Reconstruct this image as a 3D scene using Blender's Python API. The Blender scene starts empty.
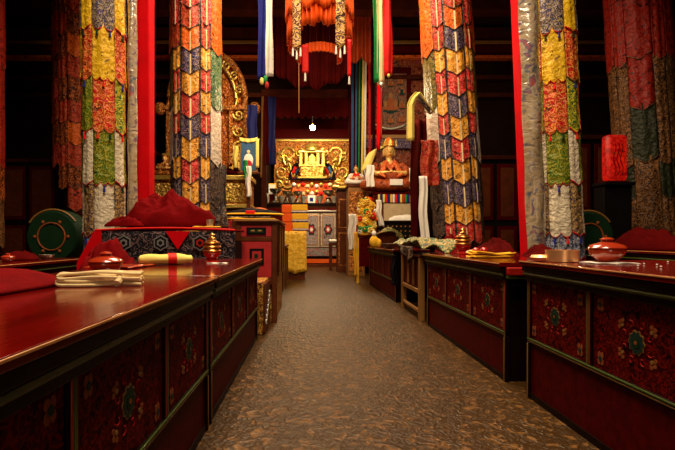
import bpy, bmesh, math, random
from mathutils import Vector, Matrix, noise, Euler
R = math.radians; PI = math.pi
random.seed(7)
S = bpy.context.scene
C = S.collection
F, CX, CY, H = 450.0, 312.0, 238.5, 0.8          # focal length in px, vanishing point, eye height

# ---------------------------------------------------------------- camera, world, lights
cam = bpy.data.cameras.new('camera'); co = bpy.data.objects.new('camera', cam); C.objects.link(co)
co.location = (0, 0, H); co.rotation_euler = (PI/2, 0, 0)
cam.sensor_width = 36; cam.lens = 24; cam.shift_x = (337.5-CX)/675; cam.shift_y = (CY-225)/675
cam.clip_start = .02
S.camera = co
S.view_settings.view_transform = 'Standard'; S.view_settings.look = 'None'
S.view_settings.exposure = 0.15; S.view_settings.gamma = 1; S.view_settings.use_curve_mapping = False
w = bpy.data.worlds.new('world'); S.world = w; w.use_nodes = True
w.node_tree.nodes['Background'].inputs[0].default_value = (.5, .6, .8, 1)
w.node_tree.nodes['Background'].inputs[1].default_value = .05
def area(name, loc, rot, sx, sy, power, col):
    l = bpy.data.lights.new(name, 'AREA'); l.shape = 'RECTANGLE'; l.size = sx; l.size_y = sy; l.energy = power; l.color = col
    o = bpy.data.objects.new(name, l); o.location = loc; o.rotation_euler = rot; C.objects.link(o); return o
def point(name, loc, power, col, r=.05):
    l = bpy.data.lights.new(name, 'POINT'); l.energy = power; l.color = col; l.shadow_soft_size = r
    o = bpy.data.objects.new(name, l); o.location = loc; C.objects.link(o); return o
area('roof_lantern_light', (0, 5.6, 5.9), (0, 0, 0), 2.2, 2.6, 420, (1, .80, .52))
area('added_front_light', (0, 1.2, 5.9), (R(12), 0, 0), 2.0, 1.6, 380, (1, .80, .52))  # second overhead light, added to brighten near banners while only grazing table fronts
area('doorway_light', (0, -3.9, 1.7), (R(90), 0, 0), 1.9, 2.4, 30, (1, .78, .5))
area('added_altar_light', (.2, 11.8, 4.35), (0, 0, 0), 1.2, .8, 170, (1, .80, .5))  # added fill below the closed chapel ceiling, brightens the altar
point('added_chapel_light_right', (1.3, 7.7, 3.3), 70, (1, .74, .45), .1)  # added fill without a fixture, brightens the right shrine
point('added_chapel_light_left', (-.75, 7.7, 3.2), 55, (1, .66, .36), .1)  # added fill without a fixture, on the left shrine side

# ---------------------------------------------------------------- helpers
def P(px, py, Y): return Vector(((px-CX)/F*Y, Y, H-(py-CY)/F*Y))
def X(px, Y): return (px-CX)/F*Y
def Z(py, Y): return H-(py-CY)/F*Y

def _mat(name):
    m = bpy.data.materials.new(name); m.use_nodes = True
    nt = m.node_tree; b = nt.nodes['Principled BSDF']; return m, nt, b
def rgba(c): return (c[0], c[1], c[2], 1)
def N(nt, t, **k):
    n = nt.nodes.new(t)
    for a, v in k.items(): setattr(n, a, v)
    return n
def coords(nt, scale=(1, 1, 1)):
    t = N(nt, 'ShaderNodeTexCoord'); mp = N(nt, 'ShaderNodeMapping'); mp.inputs['Scale'].default_value = scale
    nt.links.new(t.outputs['Object'], mp.inputs['Vector']); return mp.outputs['Vector']
def plain(name, col, rough=.6, metal=0, var=.25, vs=8, bump=.15, bs=40, coat=0, stretch=(1, 1, 1), spec=.5, sheen=0):
    m, nt, b = _mat(name); v = coords(nt, stretch)
    n = N(nt, 'ShaderNodeTexNoise'); n.inputs['Scale'].default_value = vs; n.inputs['Detail'].default_value = 4
    nt.links.new(v, n.inputs['Vector'])
    mx = N(nt, 'ShaderNodeMix', data_type='RGBA')
    mx.inputs[6].default_value = rgba([c*(1-var) for c in col]); mx.inputs[7].default_value = rgba([min(1, c*(1+var)) for c in col])
    nt.links.new(n.outputs['Fac'], mx.inputs[0]); nt.links.new(mx.outputs[2], b.inputs['Base Color'])
    b.inputs['Roughness'].default_value = rough; b.inputs['Metallic'].default_value = metal
    b.inputs['Coat Weight'].default_value = coat; b.inputs['Coat Roughness'].default_value = .12
    b.inputs['Specular IOR Level'].default_value = spec; 
    if rough > .5 and not coat: b.inputs['Specular IOR Level'].default_value = .04 if rough > .72 else .12
    if bump:
        n2 = N(nt, 'ShaderNodeTexNoise'); n2.inputs['Scale'].default_value = bs; n2.inputs['Detail'].default_value = 3
        nt.links.new(v, n2.inputs['Vector'])
        bp = N(nt, 'ShaderNodeBump'); bp.inputs['Strength'].default_value = bump; bp.inputs['Distance'].default_value = .01
        nt.links.new(n2.outputs['Fac'], bp.inputs['Height']); nt.links.new(bp.outputs[0], b.inputs['Normal'])
    return m
def brocade(name, base, motif, scale=14, thr=.55, rough=.5, freq=4.0, metal=0.0, bump=.5, dk=.40, spec=.25):
    m, nt, b = _mat(name); v = coords(nt)
    n = N(nt, 'ShaderNodeTexNoise'); n.inputs['Scale'].default_value = scale*.9; nt.links.new(v, n.inputs['Vector'])
    mad = N(nt, 'ShaderNodeVectorMath', operation='MULTIPLY_ADD'); mad.inputs[1].default_value = (1.6/scale,)*3
    nt.links.new(n.outputs['Color'], mad.inputs[0]); nt.links.new(v, mad.inputs[2])
    vo = N(nt, 'ShaderNodeTexVoronoi'); vo.inputs['Scale'].default_value = scale; nt.links.new(mad.outputs[0], vo.inputs['Vector'])
    mu = N(nt, 'ShaderNodeMath', operation='MULTIPLY'); mu.inputs[1].default_value = freq; nt.links.new(vo.outputs['Distance'], mu.inputs[0])
    fr = N(nt, 'ShaderNodeMath', operation='FRACT'); nt.links.new(mu.outputs[0], fr.inputs[0])
    cr = N(nt, 'ShaderNodeValToRGB'); cr.color_ramp.elements[0].position = thr-.04; cr.color_ramp.elements[1].position = thr+.04
    nt.links.new(fr.outputs[0], cr.inputs[0])
    mx = N(nt, 'ShaderNodeMix', data_type='RGBA'); mx.inputs[6].default_value = rgba(base); mx.inputs[7].default_value = rgba(motif)
    nt.links.new(cr.outputs[0], mx.inputs[0])
    c2 = N(nt, 'ShaderNodeValToRGB'); c2.color_ramp.elements[0].position = dk-.05; c2.color_ramp.elements[1].position = dk+.05; c2.color_ramp.elements[0].color = (.16, .12, .12, 1)
    n3 = N(nt, 'ShaderNodeTexNoise'); n3.inputs['Scale'].default_value = scale*1.5; n3.inputs['Distortion'].default_value = 1.2; nt.links.new(v, n3.inputs['Vector']); nt.links.new(n3.outputs['Fac'], c2.inputs[0])
    mu2 = N(nt, 'ShaderNodeMix', data_type='RGBA', blend_type='MULTIPLY'); mu2.inputs[0].default_value = 1; nt.links.new(mx.outputs[2], mu2.inputs[6]); nt.links.new(c2.outputs[0], mu2.inputs[7])
    nt.links.new(mu2.outputs[2], b.inputs['Base Color'])
    b.inputs['Roughness'].default_value = rough; b.inputs['Metallic'].default_value = metal; b.inputs['Specular IOR Level'].default_value = spec
    bp = N(nt, 'ShaderNodeBump'); bp.inputs['Strength'].default_value = bump; bp.inputs['Distance'].default_value = .01
    nt.links.new(fr.outputs[0], bp.inputs['Height']); nt.links.new(bp.outputs[0], b.inputs['Normal'])
    return m
def emit(name, col, s):
    m, nt, b = _mat(name); b.inputs['Base Color'].default_value = rgba(col)
    b.inputs['Emission Color'].default_value = rgba(col); b.inputs['Emission Strength'].default_value = s; return m

M = {}
M['top'] = plain('red_lacquer_top', (.12, .0022, .001), .12, var=.6, vs=3, bump=.06, bs=9, coat=.25, stretch=(6, 1, 1))
M['dark'] = plain('dark_wood', (.007, .0015, .0008), .42, var=.5, vs=5, bump=.1, spec=.08)
M['edge'] = plain('lit_edge', (.50, .20, .06), .35, var=.6, vs=10)  # highlight along the tabletop front edge, painted as a bright strip
M['redpanel'] = plain('deep_red_panel', (.062, .0010, .0006), .5, var=.8, vs=20, bump=.15, spec=.04)
M['green'] = plain('painted_green', (.05, .075, .010), .4, var=.5, vs=5, spec=.2)
M['dgreen'] = plain('deep_green', (.005, .022, .008), .6, var=.4, vs=6)
M['teal'] = plain('painted_teal', (.010, .03, .024), .5, var=.4, vs=30, spec=.1)
M['blossom'] = plain('painted_orange', (.26, .065, .018), .5, var=.5, vs=30, spec=.1)
M['scroll'] = plain('painted_scroll_red', (.34, .010, .006), .5, var=.4, vs=30, spec=.1)
M['redline'] = plain('painted_red_line', (.28, .01, .008), .4)
M['goldline'] = plain('painted_gold_line', (.24, .11, .02), .4)
M['brown'] = plain('brown_wood', (.10, .021, .005), .5, var=.7, vs=9, spec=.15)
M['lbrown'] = plain('ochre_wood', (.26, .11, .025), .5, var=.5, vs=9, stretch=(1, 1, .3), spec=.3)
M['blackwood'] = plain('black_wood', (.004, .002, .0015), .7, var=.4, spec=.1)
M['pillar'] = plain('red_pillar_cloth', (.55, .002, .006), .75, var=.25, vs=5)
M['robe'] = plain('maroon_wool', (.125, .001, .002), .9, var=.5, vs=10, bump=.3, bs=60)
M['robed'] = plain('dark_maroon_wool', (.07, .001, .001), .9, var=.45, vs=10, bump=.3, bs=60)
M['yellow'] = plain('yellow_cotton', (.80, .42, .03), .8, var=.2, bump=.2)
M['pyellow'] = plain('pale_yellow_cotton', (.78, .62, .16), .8, var=.2, bump=.2)
M['cream'] = plain('cream_cotton', (.80, .60, .32), .8, var=.2, bump=.3)
M['white'] = plain('white_silk', (.80, .74, .66), .6, var=.15, bump=.2)
M['orange'] = plain('orange_silk', (.80, .10, .01), .55, var=.3, vs=3, bump=.15)
M['dorange'] = plain('russet_silk', (.20, .022, .004), .6, var=.6, vs=6, bump=.15)
M['curtain'] = plain('dark_red_curtain', (.040, .0012, .0008), .85, var=.7, vs=3)
M['blue'] = plain('blue_silk', (.014, .018, .17), .6, var=.3)
M['lblue'] = plain('sky_blue_silk', (.04, .10, .20), .6, var=.4)
M['greens'] = plain('green_silk', (.02, .25, .06), .6, var=.3)
M['reds'] = plain('red_silk', (.65, .012, .010), .55, var=.3)
M['pink'] = plain('rose_cotton', (.42, .028, .030), .8, var=.35)
M['gold'] = plain('gilded_metal', (.85, .48, .10), .34, metal=.75, var=.45, vs=26, bump=.5, bs=70)
M['carve'] = brocade('carved_gilding', (.50, .22, .03), (.95, .62, .14), 16, .45, .35, 3, .6, .9)
M['carved'] = brocade('carved_dark_gilding', (.22, .045, .008), (.68, .26, .045), 15, .5, .4, 3, .3, .9)
M['brass'] = plain('brass', (.55, .22, .045), .28, metal=.85, var=.3, bump=.05)
M['copper'] = plain('copper', (.95, .48, .22), .36, metal=.7, var=.2, bump=.05)
M['silver'] = plain('silver', (.50, .45, .36), .35, metal=.7, var=.3, bump=.1)
M['dsilver'] = plain('tarnished_silver', (.20, .17, .13), .35, metal=.7, var=.4, bump=.1)
M['lacq'] = plain('orange_red_lacquer', (.36, .030, .008), .18, var=.3, coat=.5, bump=.03)
M['lacqr'] = plain('red_lacquer', (.42, .010, .006), .18, var=.2, coat=.6, bump=.03)
M['black'] = plain('black_cloth', (.008, .006, .008), .75)
M['skin'] = plain('gilded_face', (.90, .52, .15), .40, metal=.25, var=.15, bump=.03)
M['wallp'] = plain('dark_wall', (.012, .004, .002), .9, var=.6, vs=2)  # near-black brown with coarse mottling
M['ceil'] = plain('dark_ceiling', (.02, .006, .003), .9, var=.6, vs=3)  # very dark brown, unevenly mottled
M['beam'] = plain('red_brown_beam', (.045, .008, .003), .8, var=.7, vs=6)
M['b_yel'] = brocade('yellow_brocade', (.62, .32, .003), (.85, .52, .02), 14, dk=.34)
M['b_pur'] = brocade('purple_brocade', (.03, .025, .09), (.36, .24, .12), 18, dk=.34)
M['b_red'] = brocade('red_gold_brocade', (.52, .012, .006), (.74, .30, .05), 16, .62, dk=.34)
M['b_grn'] = brocade('green_gold_brocade', (.07, .13, .008), (.34, .28, .015), 15, .6, dk=.34)
M['b_dgr'] = brocade('green_dark_scroll_brocade', (.52, .42, .02), (.02, .10, .03), 15, .6, dk=.3)
M['b_sil'] = brocade('silver_brocade', (.56, .45, .31), (.74, .63, .48), 26, dk=.25)
M['b_gdk'] = brocade('gold_navy_brocade', (.45, .25, .05), (.03, .03, .10), 22, .6)
M['b_blu'] = brocade('blue_silver_brocade', (.07, .09, .22), (.40, .38, .36), 18, .6)
M['f_yel'] = brocade('amber_brocade', (.72, .25, .005), (.85, .46, .10), 13, .62)
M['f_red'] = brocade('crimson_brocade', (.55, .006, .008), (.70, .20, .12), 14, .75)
M['f_pur'] = brocade('violet_brocade', (.022, .018, .09), (.34, .20, .14), 14, .7)
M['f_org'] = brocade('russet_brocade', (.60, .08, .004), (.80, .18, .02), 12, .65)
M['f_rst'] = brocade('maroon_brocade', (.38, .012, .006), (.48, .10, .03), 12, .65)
M['f_grn'] = brocade('olive_brocade', (.11, .09, .01), (.26, .15, .03), 14, .65)
M['f_jad'] = brocade('jade_brocade', (.02, .12, .05), (.30, .30, .12), 14, .65)
M['f_wht'] = brocade('ivory_brocade', (.66, .56, .44), (.42, .12, .08), 16, .85, dk=.28)
M['f_drk'] = brocade('charcoal_brocade', (.025, .02, .025), (.20, .11, .06), 14, .7)
M['o_red'] = brocade('dim_red_brocade', (.24, .004, .002), (.30, .02, .006), 11, .6)  # dim brocades: shade of the outer row put into the cloth colours
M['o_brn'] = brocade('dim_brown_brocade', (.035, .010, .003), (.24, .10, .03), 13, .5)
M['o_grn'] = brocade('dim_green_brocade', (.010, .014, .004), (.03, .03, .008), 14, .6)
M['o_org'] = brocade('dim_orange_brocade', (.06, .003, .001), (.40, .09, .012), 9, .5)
M['drape'] = brocade('green_gold_drape', (.012, .075, .025), (.50, .30, .08), 10, .62)
M['carpet'] = brocade('black_carpet', (.006, .005, .010), (.16, .09, .09), 16, .72, .9, 3)
M['thangka'] = brocade('painted_cloth', (.20, .025, .012), (.16, .12, .07), 16, .45)
M['paintrow'] = brocade('painted_flowers_row', (.60, .05, .05), (.05, .35, .30), 14, .5)
M['door'] = brocade('painted_cream_door', (.62, .50, .34), (.34, .14, .08), 12, .8, .45, dk=.30)
M['platbase'] = brocade('red_gold_base', (.25, .02, .008), (.65, .38, .06), 18, .5)
M['f_tie'] = brocade('tie_brocade', (.10, .03, .02), (.70, .38, .10), 9, .5)
M['navy'] = plain('navy_silk', (.010, .012, .08), .7)
M['throne'] = brocade('carved_lacquer', (.22, .020, .003), (.62, .19, .02), 9, .5, .4, 4, .2, .9)
M['hang'] = brocade('red_wall_hanging', (.15, .008, .004), (.26, .09, .03), 8, .6)
M['carpgrey'] = plain('carpet_grey', (.16, .15, .15), .95)
M['creamd'] = plain('cream_painted_board', (.50, .37, .21), .7, var=.35, vs=12)
M['painted'] = brocade('painted_scroll_panel', (.060, .0010, .0006), (.15, .004, .002), 26, .62, .6, 3, 0, .1, dk=.42, spec=.04)
M['panelblue'] = brocade('painted_blue_panel', (.34, .33, .32), (.40, .16, .12), 13, .6, .45, dk=.36)
M['russ'] = brocade('russet_robe_brocade', (.34, .045, .008), (.46, .10, .02), 14, .6)
M['gcloth'] = brocade('gold_yellow_brocade', (.75, .36, .01), (.90, .60, .08), 12, .6, dk=.3)
m, nt, b = _mat('glowing_red_glass'); v = coords(nt)
n1 = N(nt, 'ShaderNodeTexNoise'); n1.inputs['Scale'].default_value = 12; n1.inputs['Distortion'].default_value = 1.5; nt.links.new(v, n1.inputs['Vector'])
cr = N(nt, 'ShaderNodeValToRGB'); E = cr.color_ramp; E.elements[0].position = .35; E.elements[0].color = (.25, .0, .0, 1); E.elements[1].position = .7; E.elements[1].color = (1, .02, .006, 1)
nt.links.new(n1.outputs['Fac'], cr.inputs[0]); nt.links.new(cr.outputs[0], b.inputs['Emission Color']); b.inputs['Emission Strength'].default_value = .5; b.inputs['Base Color'].default_value = (.2, 0, 0, 1)
M['redlamp'] = m
# plastic wrapped painted cloth
m, nt, b = _mat('plastic_wrapped_cloth'); v = coords(nt)
n1 = N(nt, 'ShaderNodeTexNoise'); n1.inputs['Scale'].default_value = 7; n1.inputs['Distortion'].default_value = 1.5; nt.links.new(v, n1.inputs['Vector'])
cr = N(nt, 'ShaderNodeValToRGB'); E = cr.color_ramp; E.elements[0].position = .3; E.elements[0].color = (.10, .12, .16, 1); E.elements[1].position = .72; E.elements[1].color = (.45, .08, .07, 1)
for p, c in ((.42, (.36, .24, .13, 1)), (.55, (.42, .32, .22, 1)), (.62, (.12, .10, .16, 1))): e = E.elements.new(p); e.color = c
nt.links.new(n1.outputs['Fac'], cr.inputs[0]); nt.links.new(cr.outputs[0], b.inputs['Base Color'])
b.inputs['Roughness'].default_value = .3; b.inputs['Coat Weight'].default_value = 1; b.inputs['Coat Roughness'].default_value = .08
mp2 = coords(nt, (2, 2, 3)); n2 = N(nt, 'ShaderNodeTexNoise'); n2.inputs['Scale'].default_value = 3; n2.inputs['Distortion'].default_value = 2; nt.links.new(mp2, n2.inputs['Vector'])
bp = N(nt, 'ShaderNodeBump'); bp.inputs['Strength'].default_value = .6; bp.inputs['Distance'].default_value = .02
nt.links.new(n2.outputs['Fac'], bp.inputs['Height']); nt.links.new(bp.outputs[0], b.inputs['Normal']); nt.links.new(bp.outputs[0], b.inputs['Coat Normal'])
M['plastic'] = m
# floor: trodden earth with pale chips
m, nt, b = _mat('trodden_earth_floor'); v = coords(nt, (1, 1.0, 1))
nz = N(nt, 'ShaderNodeTexNoise'); nz.inputs['Scale'].default_value = 14; nz.inputs['Detail'].default_value = 6; nt.links.new(v, nz.inputs['Vector'])
mad = N(nt, 'ShaderNodeVectorMath', operation='MULTIPLY_ADD'); mad.inputs[1].default_value = (.10, .10, .1)
nt.links.new(nz.outputs['Color'], mad.inputs[0]); nt.links.new(v, mad.inputs[2])
vo = N(nt, 'ShaderNodeTexVoronoi'); vo.inputs['Scale'].default_value = 44; nt.links.new(mad.outputs[0], vo.inputs['Vector'])
cr = N(nt, 'ShaderNodeValToRGB'); E = cr.color_ramp; E.elements[0].position = .80; E.elements[0].color = (0, 0, 0, 1); E.elements[1].position = .85; E.elements[1].color = (1, 1, 1, 1)
sx = N(nt, 'ShaderNodeSeparateColor'); nt.links.new(vo.outputs['Color'], sx.inputs[0]); nt.links.new(sx.outputs[0], cr.inputs[0])
big = N(nt, 'ShaderNodeTexNoise'); big.inputs['Scale'].default_value = 2.2; big.inputs['Detail'].default_value = 5; nt.links.new(v, big.inputs['Vector'])
c1 = N(nt, 'ShaderNodeMix', data_type='RGBA'); c1.inputs[6].default_value = (.022, .010, .0025, 1); c1.inputs[7].default_value = (.058, .025, .006, 1); nt.links.new(big.outputs['Fac'], c1.inputs[0])
c2 = N(nt, 'ShaderNodeMix', data_type='RGBA'); c2.inputs[7].default_value = (.23, .10, .028, 1); nt.links.new(c1.outputs[2], c2.inputs[6])
mm = N(nt, 'ShaderNodeMath', operation='MULTIPLY'); nt.links.new(cr.outputs[0], mm.inputs[0]); nt.links.new(nz.outputs['Fac'], mm.inputs[1]); nt.links.new(mm.outputs[0], c2.inputs[0])
nt.links.new(c2.outputs[2], b.inputs['Base Color']); b.inputs['Roughness'].default_value = .33; b.inputs['Specular IOR Level'].default_value = .16
bp = N(nt, 'ShaderNodeBump'); bp.inputs['Strength'].default_value = .6; bp.inputs['Distance'].default_value = .010
ad = N(nt, 'ShaderNodeMath', operation='ADD'); nt.links.new(vo.outputs['Distance'], ad.inputs[0]); nt.links.new(nz.outputs['Fac'], ad.inputs[1])
nt.links.new(ad.outputs[0], bp.inputs['Height']); nt.links.new(bp.outputs[0], b.inputs['Normal'])
M['floor'] = m

class MB:
    def __init__(s): s.v = []; s.f = []; s.mi = []; s.mats = []
    def mid(s, m):
        m = M[m] if isinstance(m, str) else m
        if m not in s.mats: s.mats.append(m)
        return s.mats.index(m)
    def add(s, vs, fs, m):
        o = len(s.v); k = s.mid(m); s.v += [tuple(p) for p in vs]
        for f in fs: s.f.append([i+o for i in f]); s.mi.append(k)
        return s
    def box(s, x0, x1, y0, y1, z0, z1, m):
        vs = [(x, y, z) for z in (z0, z1) for y in (y0, y1) for x in (x0, x1)]
        return s.add(vs, [(0, 2, 3, 1), (4, 5, 7, 6), (0, 1, 5, 4), (2, 6, 7, 3), (0, 4, 6, 2), (1, 3, 7, 5)], m)
    def lathe(s, prof, c, m, n=20, ax='z'):
        vs = []; fs = []
        def pt(r, h, a):
            q = (r*math.cos(a), r*math.sin(a), h)
            if ax == 'y': q = (q[0], q[2], q[1])
            if ax == 'x': q = (q[2], q[0], q[1])
            return (q[0]+c[0], q[1]+c[1], q[2]+c[2])
        for r, h in prof:
            for k in range(n): vs.append(pt(max(r, 1e-4), h, 2*PI*k/n))
        for i in range(len(prof)-1):
            for k in range(n): fs.append((i*n+k, i*n+(k+1) % n, (i+1)*n+(k+1) % n, (i+1)*n+k))
        fs.append(tuple(range(n))); fs.append(tuple((len(prof)-1)*n+k for k in range(n)))
        return s.add(vs, fs, m)
    def tube(s, pts, r, m, n=8, flat=1.0):
        pts = [Vector(p) for p in pts]; rr = r if isinstance(r, (list, tuple)) else [r]*len(pts)
        vs = []; fs = []
        for i, p in enumerate(pts):
            t = (pts[min(i+1, len(pts)-1)]-pts[max(i-1, 0)]).normalized()
            u = t.cross(Vector((0, 0, 1)));  u = Vector((1, 0, 0)) if u.length < .05 else u.normalized()
            w_ = t.cross(u).normalized()
            for k in range(n): a = 2*PI*k/n; vs.append(p+(u*math.cos(a)+w_*math.sin(a)*flat)*rr[i])
        for i in range(len(pts)-1):
            for k in range(n): fs.append((i*n+k, i*n+(k+1) % n, (i+1)*n+(k+1) % n, (i+1)*n+k))
        fs.append(tuple(range(n))); fs.append(tuple((len(pts)-1)*n+k for k in range(n)))
        return s.add(vs, fs, m)
    def ell(s, c, r, m, n=14, rot=None):
        if not isinstance(r, (list, tuple)): r = (r, r, r)
        vs = []; fs = []; k2 = n//2; q = Euler(rot).to_matrix() if rot else None
        for i in range(1, k2):
            ph = PI*i/k2
            for k in range(n):
                a = 2*PI*k/n; p = Vector((r[0]*math.sin(ph)*math.cos(a), r[1]*math.sin(ph)*math.sin(a), r[2]*math.cos(ph)))
                if q: p = q @ p
                vs.append(p+Vector(c))
        for e in (1, -1):
            p = Vector((0, 0, r[2]*e));  p = q @ p if q else p; vs.append(p+Vector(c))
        t = (k2-1)*n
        for i in range(k2-2):
            for k in range(n): fs.append((i*n+k, i*n+(k+1) % n, (i+1)*n+(k+1) % n, (i+1)*n+k))
        for k in range(n): fs.append((t, (k+1) % n, k)); fs.append((t+1, (k2-2)*n+k, (k2-2)*n+(k+1) % n))
        return s.add(vs, fs, m)
    def prism(s, poly, o, u, v_, t, m):          # polygon in plane (o,u,v_) thickened by vector t
        o, u, v_, t = map(Vector, (o, u, v_, t)); n = len(poly)
        a = [o+u*p[0]+v_*p[1] for p in poly]; b_ = [p+t for p in a]
        return s.add(a+b_, [tuple(range(n)), tuple(range(2*n-1, n-1, -1))]+[(i, (i+1) % n, n+(i+1) % n, n+i) for i in range(n)], m)
    def grid(s, fn, nu, nv, m, mrow=None):
        vs = [fn(i/nu, j/nv) for j in range(nv+1) for i in range(nu+1)]; fs = []
        o = len(s.v); s.v += [tuple(p) for p in vs]; k = s.mid(m)
        for j in range(nv):
            for i in range(nu):
                a = j*(nu+1)+i; s.f.append([a+o, a+1+o, a+nu+2+o, a+nu+1+o]); s.mi.append(s.mid(mrow(i, j)) if mrow else k)
        return s
    def build(s, name, parent=None, smooth=True, bevel=0, solid=0, angle=40, remesh=0, loc=None, sub=0):
        me = bpy.data.meshes.new(name); me.from_pydata(s.v, [], s.f)
        for m_ in s.mats: me.materials.append(m_)
        me.polygons.foreach_set('material_index', s.mi)
        b_ = bmesh.new(); b_.from_mesh(me); bmesh.ops.recalc_face_normals(b_, faces=b_.faces); b_.to_mesh(me); b_.free()
        if smooth: me.shade_smooth(); me.set_sharp_from_angle(angle=R(angle))
        o = bpy.data.objects.new(name, me); C.objects.link(o)
        if parent: o.parent = parent
        if loc: o.location = loc
        if solid: q = o.modifiers.new('solid', 'SOLIDIFY'); q.thickness = solid; q.offset = 0
        if remesh:
            q = o.modifiers.new('r', 'REMESH'); q.mode = 'VOXEL'; q.voxel_size = remesh; q.use_smooth_shade = True
            q = o.modifiers.new('s', 'SMOOTH'); q.factor = .5; q.iterations = 3
        if bevel: q = o.modifiers.new('bevel', 'BEVEL'); q.width = bevel; q.segments = 2; q.limit_method = 'ANGLE'
        if sub: q = o.modifiers.new('sub', 'SUBSURF'); q.levels = sub; q.render_levels = sub
        return o
def thing(name, label, cat, loc=(0, 0, 0), rz=0, group=None):
    o = bpy.data.objects.new(name, None); C.objects.link(o); o.location = loc; o.rotation_euler = (0, 0, rz)
    o.empty_display_size = .1; return tag(o, label, cat, group)
def tag(o, label, cat, group=None, kind=None):
    o['label'] = label; o['category'] = cat
    if group: o['group'] = group
    if kind: o['kind'] = kind
    return o
def struct(o): o['kind'] = 'structure'; return o
def lab(o, l): o['label'] = l; return o
def dup(o, loc=None, rz=None, label=None, parent=None):
    c = o.copy(); C.objects.link(c)
    if parent: c.parent = parent
    if loc is not None: c.location = loc
    if rz is not None: c.rotation_euler = (0, 0, rz)
    if label: c['label'] = label
    for ch in o.children: dup(ch, parent=c)
    return c
def nz1(x, y, z): return noise.noise(Vector((x, y, z)))

# ---------------------------------------------------------------- setting
o = MB().box(-7.2, 7.2, -4.3, 10.3, -.1, 0, 'floor').build('floor', smooth=False); struct(o)
o = MB().box(-2.3, 2.6, 10.3, 14.6, -.1, 0, 'floor').build('floor', smooth=False); struct(o)
for n_, x0, x1 in (('left', -7.4, -7.2), ('right', 7.2, 7.4)): struct(MB().box(x0, x1, -4.3, 10.5, 0, 5.6, 'wallp').build('wall_'+n_))
m_ = MB(); WB = 10.3
m_.box(-7.2, -1.16, WB, WB+.25, 0, 5.6, 'wallp').box(1.1, 7.2, WB, WB+.25, 0, 5.6, 'wallp').box(-1.16, 1.1, WB, WB+.25, 4.0, 5.6, 'wallp')
struct(m_.build('wall_back'))
struct(MB().box(-7.2, -1.1, -4.4, -4.2, 0, 5.6, 'wallp').box(1.1, 7.2, -4.4, -4.2, 0, 5.6, 'wallp').box(-1.1, 1.1, -4.4, -4.2, 2.9, 5.6, 'wallp').build('wall_entrance'))
struct(MB().box(-1.5, -1.3, WB+.25, 14.4, 0, 4.6, 'wallp').build('wall_chapel_left'))
struct(MB().box(1.5, 1.7, WB+.25, 14.4, 0, 4.6, 'wallp').build('wall_chapel_right'))
struct(MB().box(-1.5, 1.7, 14.4, 14.6, 0, 4.6, 'curtain').build('wall_chapel_back'))
struct(MB().box(-1.5, 1.7, WB+.25, 14.6, 4.6, 4.7, 'ceil').build('ceiling'))
m_ = MB().box(-7.2, -1.3, -4.3, 10.4, 5.6, 5.7, 'ceil').box(1.3, 7.2, -4.3, 10.4, 5.6, 5.7, 'ceil').box(-1.3, 1.3, -4.3, -.2, 5.6, 5.7, 'ceil').box(-1.3, 1.3, 2.1, 4, 5.6, 5.7, 'ceil').box(-1.3, 1.3, 7.2, 10.4, 5.6, 5.7, 'ceil')
struct(m_.build('ceiling'))
# timber lintels high on the back wall: stacked mouldings
m_ = MB()
for (x0, x1) in ((-7.1, -1.16), (1.1, 7.1)):
    for z0, z1, d, mm_ in ((5.28, 5.5, .30, 'beam'), (5.16, 5.24, .22, 'goldline'), (4.98, 5.12, .26, 'redpanel'), (4.86, 4.93, .18, 'f_org'), (4.40, 4.50, .14, 'beam'), (4.0, 4.1, .12, 'beam')):
        m_.box(x0, x1, WB-d, WB-.002, z0, z1, mm_)
struct(m_.build('trim_1', bevel=.008))
m_ = MB()
for k, y in enumerate((-1.2, 3.0, 8.0, 9.0)): m_.box(-7.1, 7.1, y-.14, y+.14, 5.3, 5.58, 'beam')
struct(m_.build('trim_2', bevel=.01))
m_ = MB().box(-1.16, -1.04, WB-.06, WB-.002, 0, 4.0, 'beam').box(.98, 1.1, WB-.06, WB-.002, 0, 4.0, 'beam').box(-1.16, 1.1, WB-.06, WB-.002, 4.0, 4.2, 'beam')
struct(m_.build('door_1', bevel=.008))
# red beam with fringe above the altar
YB = 14.25
struct(MB().box(-1.29, 1.49, YB, 14.38, Z(139, YB), Z(129, YB), 'redpanel').box(-1.29, 1.49, YB-.03, YB, Z(140, YB), Z(139, YB), 'goldline').box(-1.29, 1.49, YB+.02, 14.38, Z(119, YB), Z(112, YB), 'beam').build('trim_3'))

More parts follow.
